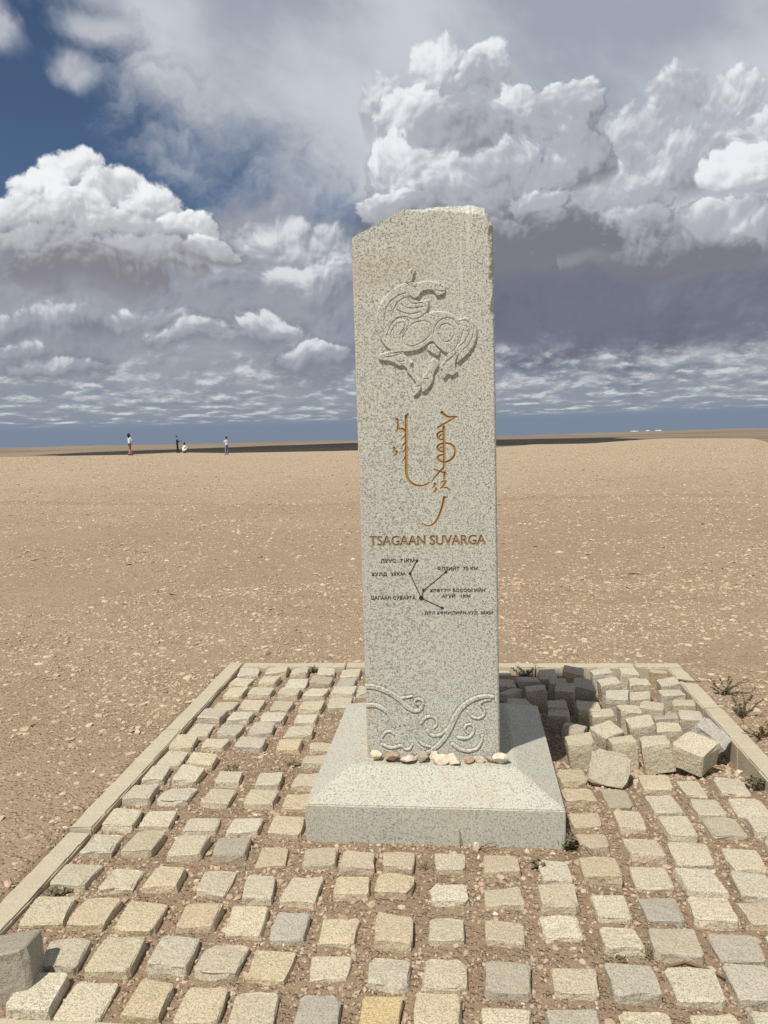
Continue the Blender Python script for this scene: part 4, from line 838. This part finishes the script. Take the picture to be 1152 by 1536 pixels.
def weed(loc, height, stems, spread, label, mat=None, leafy=True, seed=0, lean=(0, 0)):
    r = random.Random(seed); vs, fs, lv_, lf = [], [], [], []
    for _ in range(stems):
        a = r.uniform(0, 2 * math.pi); s = r.uniform(.2, 1) * spread; h_ = height * r.uniform(.55, 1.05)
        p0 = Vector((r.uniform(-.15, .15) * spread, r.uniform(-.15, .15) * spread, -.01)); pts = [p0]
        for t in (.35, .7, 1.0): pts.append(p0 + Vector((math.cos(a) * s * t ** 1.3 + lean[0] * t, math.sin(a) * s * t ** 1.3 + lean[1] * t, h_ * t)) + Vector((r.gauss(0, .05), r.gauss(0, .05), 0)) * spread)
        tube_into(vs, fs, pts, .0013 + height * .005, .0006)
        if leafy:
            for _k in range(int(28 + height * 190)):
                t = r.uniform(.15, 1.0) * 2.999; i = int(t); p = pts[i].lerp(pts[i + 1], t - i); d = Vector((r.gauss(0, 1), r.gauss(0, 1), r.uniform(-.2, 1.0))).normalized() * r.uniform(.008, .020)
                wv = d.cross(Vector((0, 0, 1))).normalized() * .003; b0 = len(lv_)
                lv_ += [p - wv, p + wv, p + d * .6 + wv * .9 + Vector((0, 0, .001)), p + d, p + d * .6 - wv * .9]; lf += [(b0, b0 + 1, b0 + 2, b0 + 3, b0 + 4)]
    root = empty('weed', loc); tag(root, label, 'weed', 'weeds growing round the platform')
    link('stems', mesh_from('stems', vs, fs), mat or M_WEED, root)
    if lv_: link('leaves', mesh_from('leaves', lv_, lf), mat or M_WEED, root)
    return root
W = [((1.60, 1.02), .13, 9, .12, 'bushy dark weed outside the kerb near its far corner', M_WEED, True), ((1.585, .66), .17, 8, .13, 'tall spiky weed with upright sprigs outside the kerb beyond the joint', M_WEED, True),
     ((1.575, .40), .09, 12, .16, 'sprawling dry weed lying along the outer side of the kerb', M_DRY, True), ((1.365, -.12), .07, 9, .06, 'small green weed rooted inside the kerb beside the setts', M_WEED, True),
     ((-1.255, 1.425), .075, 3, .02, 'two thin bare stalks standing by the far kerb', M_WEED, False), ((-.88, 1.425), .045, 7, .05, 'low dark weed at the far kerb between two setts', M_WEED, True),
     ((.50, 1.40), .085, 12, .10, 'dark creeping weed in the shadow along the far kerb', M_WEED, True), ((.478, -.675), .065, 14, .05, 'green tuft at the front corner of the pedestal', M_WEED, True),
     ((-.062, -.835), .05, 18, .045, 'grassy tuft between setts in front of the pedestal', M_WEED, False), ((-.60, -1.42), .022, 12, .05, 'flat dry tuft between ochre setts', M_DRY, False),
     ((-1.335, -1.035), .020, 14, .045, 'mossy low weed against the kerb and a broad sett', M_WEED, True), ((.545, -1.252), .018, 12, .04, 'dark mossy weed at the front edge of a pale sett', M_WEED, True),
     ((.635, -1.238), .020, 10, .035, 'dark mossy weed in the joint between a pale and a grey sett', M_WEED, True), ((.345, -.80), .040, 7, .03, 'small upright weed in the joint in front of the pedestal', M_WEED, True), ((-1.02, -.04), .018, 12, .05, 'low dusty weed in the gap of missing setts', M_WEED, True),
     ((-.74, .02), .016, 12, .06, 'low creeping weed in the bare patch where setts are missing', M_WEED, True)]
for k, ((x, y), h_, n, sp, lab, m_, lf_) in enumerate(W):
    inside = XL < x < XR and YF < y < YB
    weed((x, y, float(soil_z(x, y) if inside else ground_z(x, y))), h_, n, sp, lab, m_, lf_, k, (.02 if x > 1.5 else 0, 0))
def twig(label, pts, r0, r1):
    vs, fs = [], []; P_ = [Vector(p) for p in pts]; o_ = P_[0].copy(); tube_into(vs, fs, [p - o_ for p in P_], r0, r1, 5)
    o = link('twig', mesh_from('twig', vs, fs, True), M_WOOD); o.location = o_; tag(o, label, 'twig')
twig('dark bent twig lying across the kerb near the far corner', [(1.395, 1.19, .008), (1.43, 1.165, .010), (1.475, 1.15, .009), (1.515, 1.155, .010)], .006, .004)
twig('short brown stick standing up against the front of the pedestal', [(.070, -.690, -.03), (.068, -.682, .015), (.066, -.676, .035)], .0022, .0012)
twig('pale stick lying at the foot of the pedestal, the lower of the crossed pair', [(.150, -.715, -.022), (.180, -.705, -.014), (.205, -.700, -.010)], .002, .0015)
twig('pale stick lying at the foot of the pedestal, the upper of the crossed pair', [(.140, -.700, -.020), (.170, -.690, -.010), (.198, -.686, -.004)], .002, .0015)
twig('thin straw arching over the setts beside the pedestal corner', [(.495, -.690, -.01), (.525, -.715, .010), (.560, -.735, -.012)], .002, .0015)
twig('thin curved root lying among grey setts', [(.66, -1.30, -.032), (.72, -1.285, -.024), (.78, -1.31, -.026), (.83, -1.35, -.03)], .004, .003)
o = link('white_pebble', stone_mesh('white_pebble', 77, 2, 7), MS_PALE); o.location = (.128, -.705, -.028); o.scale = (.045, .035, .042); tag(o, 'cream angular pebble leaning on the front of the pedestal beside twigs', 'stone')
o = link('white_pebble', stone_mesh('white_pebble', 78, 2, 7), MS_PALE); o.location = (1.345, .055, soil_z(1.345, .055) - .004); o.scale = (.05, .04, .05); tag(o, 'pale pebble lying below the kerb next to the corner-on sett', 'stone')
for k, (x, y, s, m_, lab) in enumerate([(-.455, -.745, .045, MS_PALE, 'white pebble beside the front corner of the pedestal'), (-.955, -1.485, .036, MS_PALE, 'white pebble between the two front rows of setts'), (-.945, -1.54, .034, MS_PINK, 'pinkish flat pebble in the joint of the front rows'),
                                     (-.30, -1.145, .055, MS_PINK, 'dark stone wedged under the front of an ochre sett'), (-.60, -1.13, .05, MS_GREY, 'flat tan stone wedged behind a worn sett'), (.60, -.52, .05, MS_PALE, 'jagged pale stone in the wide joint beside the pedestal')]):
    o = link('pebble', stone_mesh('pebble', 90 + k, 2, 7, .7), m_); o.location = (x, y, float(soil_z(x, y)) - .004); o.scale = (s, s * .8, s * .8); o.rotation_euler = (0, 0, k); tag(o, lab, 'stone')

# ---------------------------------------------------------------- far pale outcrops on the valley's other side
def mound(label, a, r, w, h_, seed):
    x, y = CX + r * math.sin(math.radians(a)), CY + r * math.cos(math.radians(a)); rr_ = random.Random(seed); vs, fs = [], []; n = 16
    for i, (s, z) in enumerate(((1, -.6), (.86, .45), (.70, .85), (.40, 1.0))):
        for k in range(n): f = 1 + rr_.uniform(-.14, .14); vs.append((math.cos(2 * math.pi * k / n) * s * f * w / 2, math.sin(2 * math.pi * k / n) * s * f * w * .3, z * h_ * (1 + rr_.uniform(-.12, .12))))
    for i in range(3):
        for k in range(n): fs.append((i * n + k, i * n + (k + 1) % n, (i + 1) * n + (k + 1) % n, (i + 1) * n + k))
    fs.append(tuple(3 * n + k for k in range(n)))
    o = link('rock_outcrop', mesh_from('rock_outcrop', vs, fs), M_CHALK); o.location = (x, y, float(ground_z(x, y))); o.rotation_euler = (0, 0, -math.radians(a)); tag(o, label, 'outcrop')
M_CHALK = plain('white chalky rock', (.52, .47, .41), .9, .15, .02)
mound('long white rock outcrop on the far rim, the widest of the three', 12.75, 13600, 150, 14, 1); mound('small white rock outcrop on the far rim, the middle one', 13.65, 13600, 80, 16, 2); mound('white rock outcrop on the far rim, the outermost from the stela', 14.35, 13600, 120, 17, 3)

# ---------------------------------------------------------------- visitors at the brow
def person(label, az_, dist, face, joints, parts, hair, hands, scale=1.0):
    """one skinned body; joints: name -> (x, y, z, radius), parts: bones with a material key"""
    x, y = CX + dist * math.sin(math.radians(az_)), CY + dist * math.cos(math.radians(az_))
    names_ = list(joints); me = bpy.data.meshes.new('person')
    me.from_pydata([joints[n][:3] for n in names_], [(names_.index(a), names_.index(b_)) for a, b_, _ in parts], []); me.update()
    o = bpy.data.objects.new('person', me); COL.objects.link(o)
    sk = o.modifiers.new('skin', 'SKIN'); sk.use_smooth_shade = True
    for i, n in enumerate(names_):
        d = me.skin_vertices[0].data[i]; d.radius = (joints[n][3],) * 2; d.use_root = n == 'pelvis'
    sb = o.modifiers.new('sub', 'SUBSURF'); sb.levels = 2; sb.render_levels = 2
    bpy.context.view_layer.update(); dg = bpy.context.evaluated_depsgraph_get()
    body = bpy.data.meshes.new_from_object(o.evaluated_get(dg)); bpy.data.objects.remove(o)
    bm = bmesh.new(); bm.from_mesh(body)
    for hand, tip_dir in hands:                       # palm is the wrist-hand bone; five bent fingers
        p = Vector(joints[hand][:3]); d = Vector(tip_dir).normalized(); sd_ = d.orthogonal().normalized()
        for f, (off, ln) in enumerate(((-.032, .055), (-.012, .085), (.004, .092), (.020, .086), (.034, .068))):
            b0 = p + sd_ * off + d * .02; dd = (d + sd_ * (-.9 if f == 0 else 0)).normalized(); vs, fs = [], []
            tube_into(vs, fs, [b0, b0 + dd * ln * .55, b0 + dd * ln * .85 + Vector((0, 0, -.02))], .0095, .007, 5)
            bv_ = [bm.verts.new(v) for v in vs]
            for q in fs: bm.faces.new([bv_[i] for i in q])
    body2 = bpy.data.meshes.new('person'); bm.to_mesh(body2); bm.free(); body2.shade_smooth()
    keys = []
    for _, _, k in parts:
        if k not in keys: keys.append(k)
    for k in keys: body2.materials.append(CLOTH[k])
    segs = [(Vector(joints[a][:3]), Vector(joints[b_][:3]), keys.index(k)) for a, b_, k in parts]
    for pl_ in body2.polygons:
        c_ = pl_.center; best = 9
        for a, b_, k in segs:
            ab = b_ - a; t = max(0, min(1, (c_ - a).dot(ab) / ab.length_squared)); dd = (c_ - a - ab * t).length
            if dd < best: best = dd; pl_.material_index = k
    root = bpy.data.objects.new('person', body2); COL.objects.link(root); tag(root, label, 'person', 'visitors standing at the scarp edge')
    lo = min(v.co.z for v in body2.vertices)
    root.location = (x, y, float(ground_z(x, y)) - lo * scale - .01); root.scale = (scale,) * 3; root.rotation_euler = (0, 0, math.radians(face))
    hv, (hc, hs, hl) = [], hair; bm = bmesh.new(); bmesh.ops.create_uvsphere(bm, u_segments=16, v_segments=12, radius=1.0)
    for v in bm.verts:
        z = v.co.z
        if z < 0: v.co.z *= hl; v.co.x *= 1 - .25 * abs(z); 
        if v.co.y > .25: v.co.y = .25 + (v.co.y - .25) * (.35 if z < .45 else .9)
        v.co = Vector((v.co.x * hs[0] + hc[0], v.co.y * hs[1] + hc[1], v.co.z * hs[2] + hc[2]))
    hm = bpy.data.meshes.new('hair'); bm.to_mesh(hm); bm.free(); hm.shade_smooth(); link('hair', hm, CLOTH['hair'], root)
    return root
CLOTH = dict(skin=plain('skin', (.42, .26, .18), .6, .06), hair=plain('dark hair', (.018, .014, .012), .5, .2), white=plain('white cloth', (.72, .72, .72), .85, .06), pale=plain('pale blue cloth', (.55, .63, .66), .85, .08),
             red=plain('rust red cloth', (.23, .055, .04), .85, .1), black=plain('black cloth', (.022, .022, .026), .85, .2), denim=plain('grey blue denim', (.17, .19, .25), .85, .15), shoe=plain('dark shoe', (.03, .026, .024), .6, .2))
def stand(arm_l, arm_r, stride=.0, loose_=0.0, chest=.125):
    """joints of a standing figure facing +Y; arm = (elbow, hand)"""
    j = dict(pelvis=(0, 0, .93, .135), waist=(0, 0, 1.06, .115), chest=(0, 0, 1.25, chest), neck0=(0, .0, 1.40, .065), neck=(0, .01, 1.46, .05), chin=(0, .025, 1.53, .066), head=(0, .02, 1.61, .088), crown=(0, .01, 1.68, .062), nose=(0, .115, 1.57, .012))
    for s, n, (e, h_), st_ in ((-1, 'l', arm_l, stride), (1, 'r', arm_r, -stride)):
        j['sh' + n] = (s * .165, 0, 1.36, .055); j['el' + n] = (*e, .041); j['wr' + n] = (*(Vector(e).lerp(Vector(h_), .85)), .027); j['ha' + n] = (*h_, .032)
        j['hip' + n] = (s * .09, 0, .84, .09 + loose_ * .4); j['kn' + n] = (s * .10, st_ * .55 + .015, .48, .058 + loose_); j['an' + n] = (s * .10, st_, .09, .040 + loose_ * 1.2); j['heel' + n] = (s * .10, st_ - .02, .035, .038); j['toe' + n] = (s * .12, st_ + .17, .028, .030)
    return j
def bones(top, sleeve, leg, shin, shoe='shoe', fore='skin'):
    b_ = [('pelvis', 'waist', top), ('waist', 'chest', top), ('chest', 'neck0', top), ('neck0', 'neck', 'skin'), ('neck', 'chin', 'skin'), ('chin', 'head', 'skin'), ('head', 'crown', 'skin'), ('chin', 'nose', 'skin')]
    for n in 'lr': b_ += [('chest', 'sh' + n, top), ('sh' + n, 'el' + n, sleeve), ('el' + n, 'wr' + n, fore), ('wr' + n, 'ha' + n, 'skin'), ('pelvis', 'hip' + n, leg), ('hip' + n, 'kn' + n, leg), ('kn' + n, 'an' + n, shin), ('an' + n, 'heel' + n, shoe), ('heel' + n, 'toe' + n, shoe)]
    return b_
person('person with dark hair in a pale shirt and rust red shorts, walking', -23.75, 63, -35, stand(((-.25, .06, 1.10), (-.08, .24, 1.12)), ((.25, .08, 1.10), (.14, .27, 1.10)), .16), bones('pale', 'pale', 'red', 'skin'),
       ((0, -.03, 1.62), (.115, .125, .125), 2.4), [('hal', (.5, .8, 0)), ('har', (-.3, 1, 0))], 1.0)
person('person dressed all in black holding something up in both hands', -20.48, 80, -78, stand(((-.20, .12, 1.12), (-.06, .34, 1.24)), ((.20, .12, 1.12), (.06, .34, 1.24)), .06), bones('black', 'black', 'black', 'black', 'shoe', 'black'),
       ((0, -.01, 1.64), (.10, .112, .10), 1.0), [('hal', (.3, 1, .3)), ('har', (-.3, 1, .3))], 1.0)
crouch = dict(pelvis=(0, -.12, .30, .15), waist=(0, -.06, .44, .135), chest=(0, .03, .62, .135), neck0=(0, .06, .76, .062), neck=(0, .08, .82, .05), chin=(0, .10, .88, .066), head=(0, .09, .96, .088), crown=(0, .08, 1.03, .062), nose=(0, .19, .92, .012))
for s, n in ((-1, 'l'), (1, 'r')):
    crouch['sh' + n] = (s * .165, .04, .72, .055); crouch['el' + n] = (s * .26, .22, .52, .043); crouch['wr' + n] = (s * .24, .42, .42, .028); crouch['ha' + n] = (s * .23, .47, .40, .032)
    crouch['hip' + n] = (s * .11, -.08, .27, .10); crouch['kn' + n] = (s * .17, .30, .45, .065); crouch['an' + n] = (s * .14, .02, .10, .042); crouch['heel' + n] = (s * .14, -.01, .035, .038); crouch['toe' + n] = (s * .15, .17, .028, .030)
person('person crouching low in a white top, dark hair', -20.02, 79, -40, crouch, bones('white', 'white', 'white', 'black'), ((0, .06, .985), (.105, .118, .11), 1.3), [('hal', (0, 1, -.4)), ('har', (0, 1, -.4))], 1.0)
person('person in a white top and wide grey blue jeans, hands raised to face', -17.0, 74, 62, stand(((-.22, .10, 1.14), (-.06, .24, 1.46)), ((.22, .10, 1.14), (.06, .24, 1.46)), .05, .03), bones('white', 'white', 'denim', 'denim'),
       ((0, -.01, 1.645), (.108, .12, .105), 1.25), [('hal', (.2, .5, 1)), ('har', (-.2, .5, 1))], .99)

# ---------------------------------------------------------------- high anvil cloud overhead, whose shadow lies on the valley
def anvil(cx_, cy_, rx, ry, seed):
    m, t, b = new_mat('cloud'); t.nodes.remove(b); out = [q for q in t.nodes if q.type == 'OUTPUT_MATERIAL'][0]
    tr = t.nodes.new('ShaderNodeBsdfTranslucent'); df = t.nodes.new('ShaderNodeBsdfDiffuse'); mx = t.nodes.new('ShaderNodeMixShader')
    for q in (tr, df): q.inputs[0].default_value = (.82, .83, .85, 1)
    mx.inputs[0].default_value = .4; t.links.new(tr.outputs[0], mx.inputs[1]); t.links.new(df.outputs[0], mx.inputs[2]); t.links.new(mx.outputs[0], out.inputs[0])
    nu, nv = 96, 12; A = np.linspace(0, 2 * np.pi, nu, endpoint=False); vs = []
    for k in range(nv + 1):
        p = -np.pi / 2 + np.pi * k / nv; rag = 1 + .35 * (fbm(np.cos(A) * 2.2 + 9, np.sin(A) * 2.2 + 9, 4, seed) - .47) * 2
        vs.append(np.stack([cx_ + np.cos(A) * np.cos(p) ** .5 * rx * rag, cy_ + np.sin(A) * np.cos(p) ** .5 * ry * rag, 6000 + np.sin(p) * 350 + A * 0], 1))
    vs = np.array(vs); I_, J_ = np.meshgrid(np.arange(nv), np.arange(nu), indexing='ij'); J3 = (J_ + 1) % nu
    me = mesh_np('cloud', vs.reshape(-1, 3), np.stack([I_ * nu + J_, I_ * nu + J3, (I_ + 1) * nu + J3, (I_ + 1) * nu + J_], -1).reshape(-1, 4), True)
    return tag(link('cloud', me, m), 'high pale cloud far overhead', 'cloud', None, 'stuff')
SHX, SHY = -6100 / math.tan(SUN_EL) * -math.sin(SUN_AZ), -6100 / math.tan(SUN_EL) * -math.cos(SUN_AZ)
anvil(-900 + SHX, 6500 + SHY, 2300, 1900, 5)
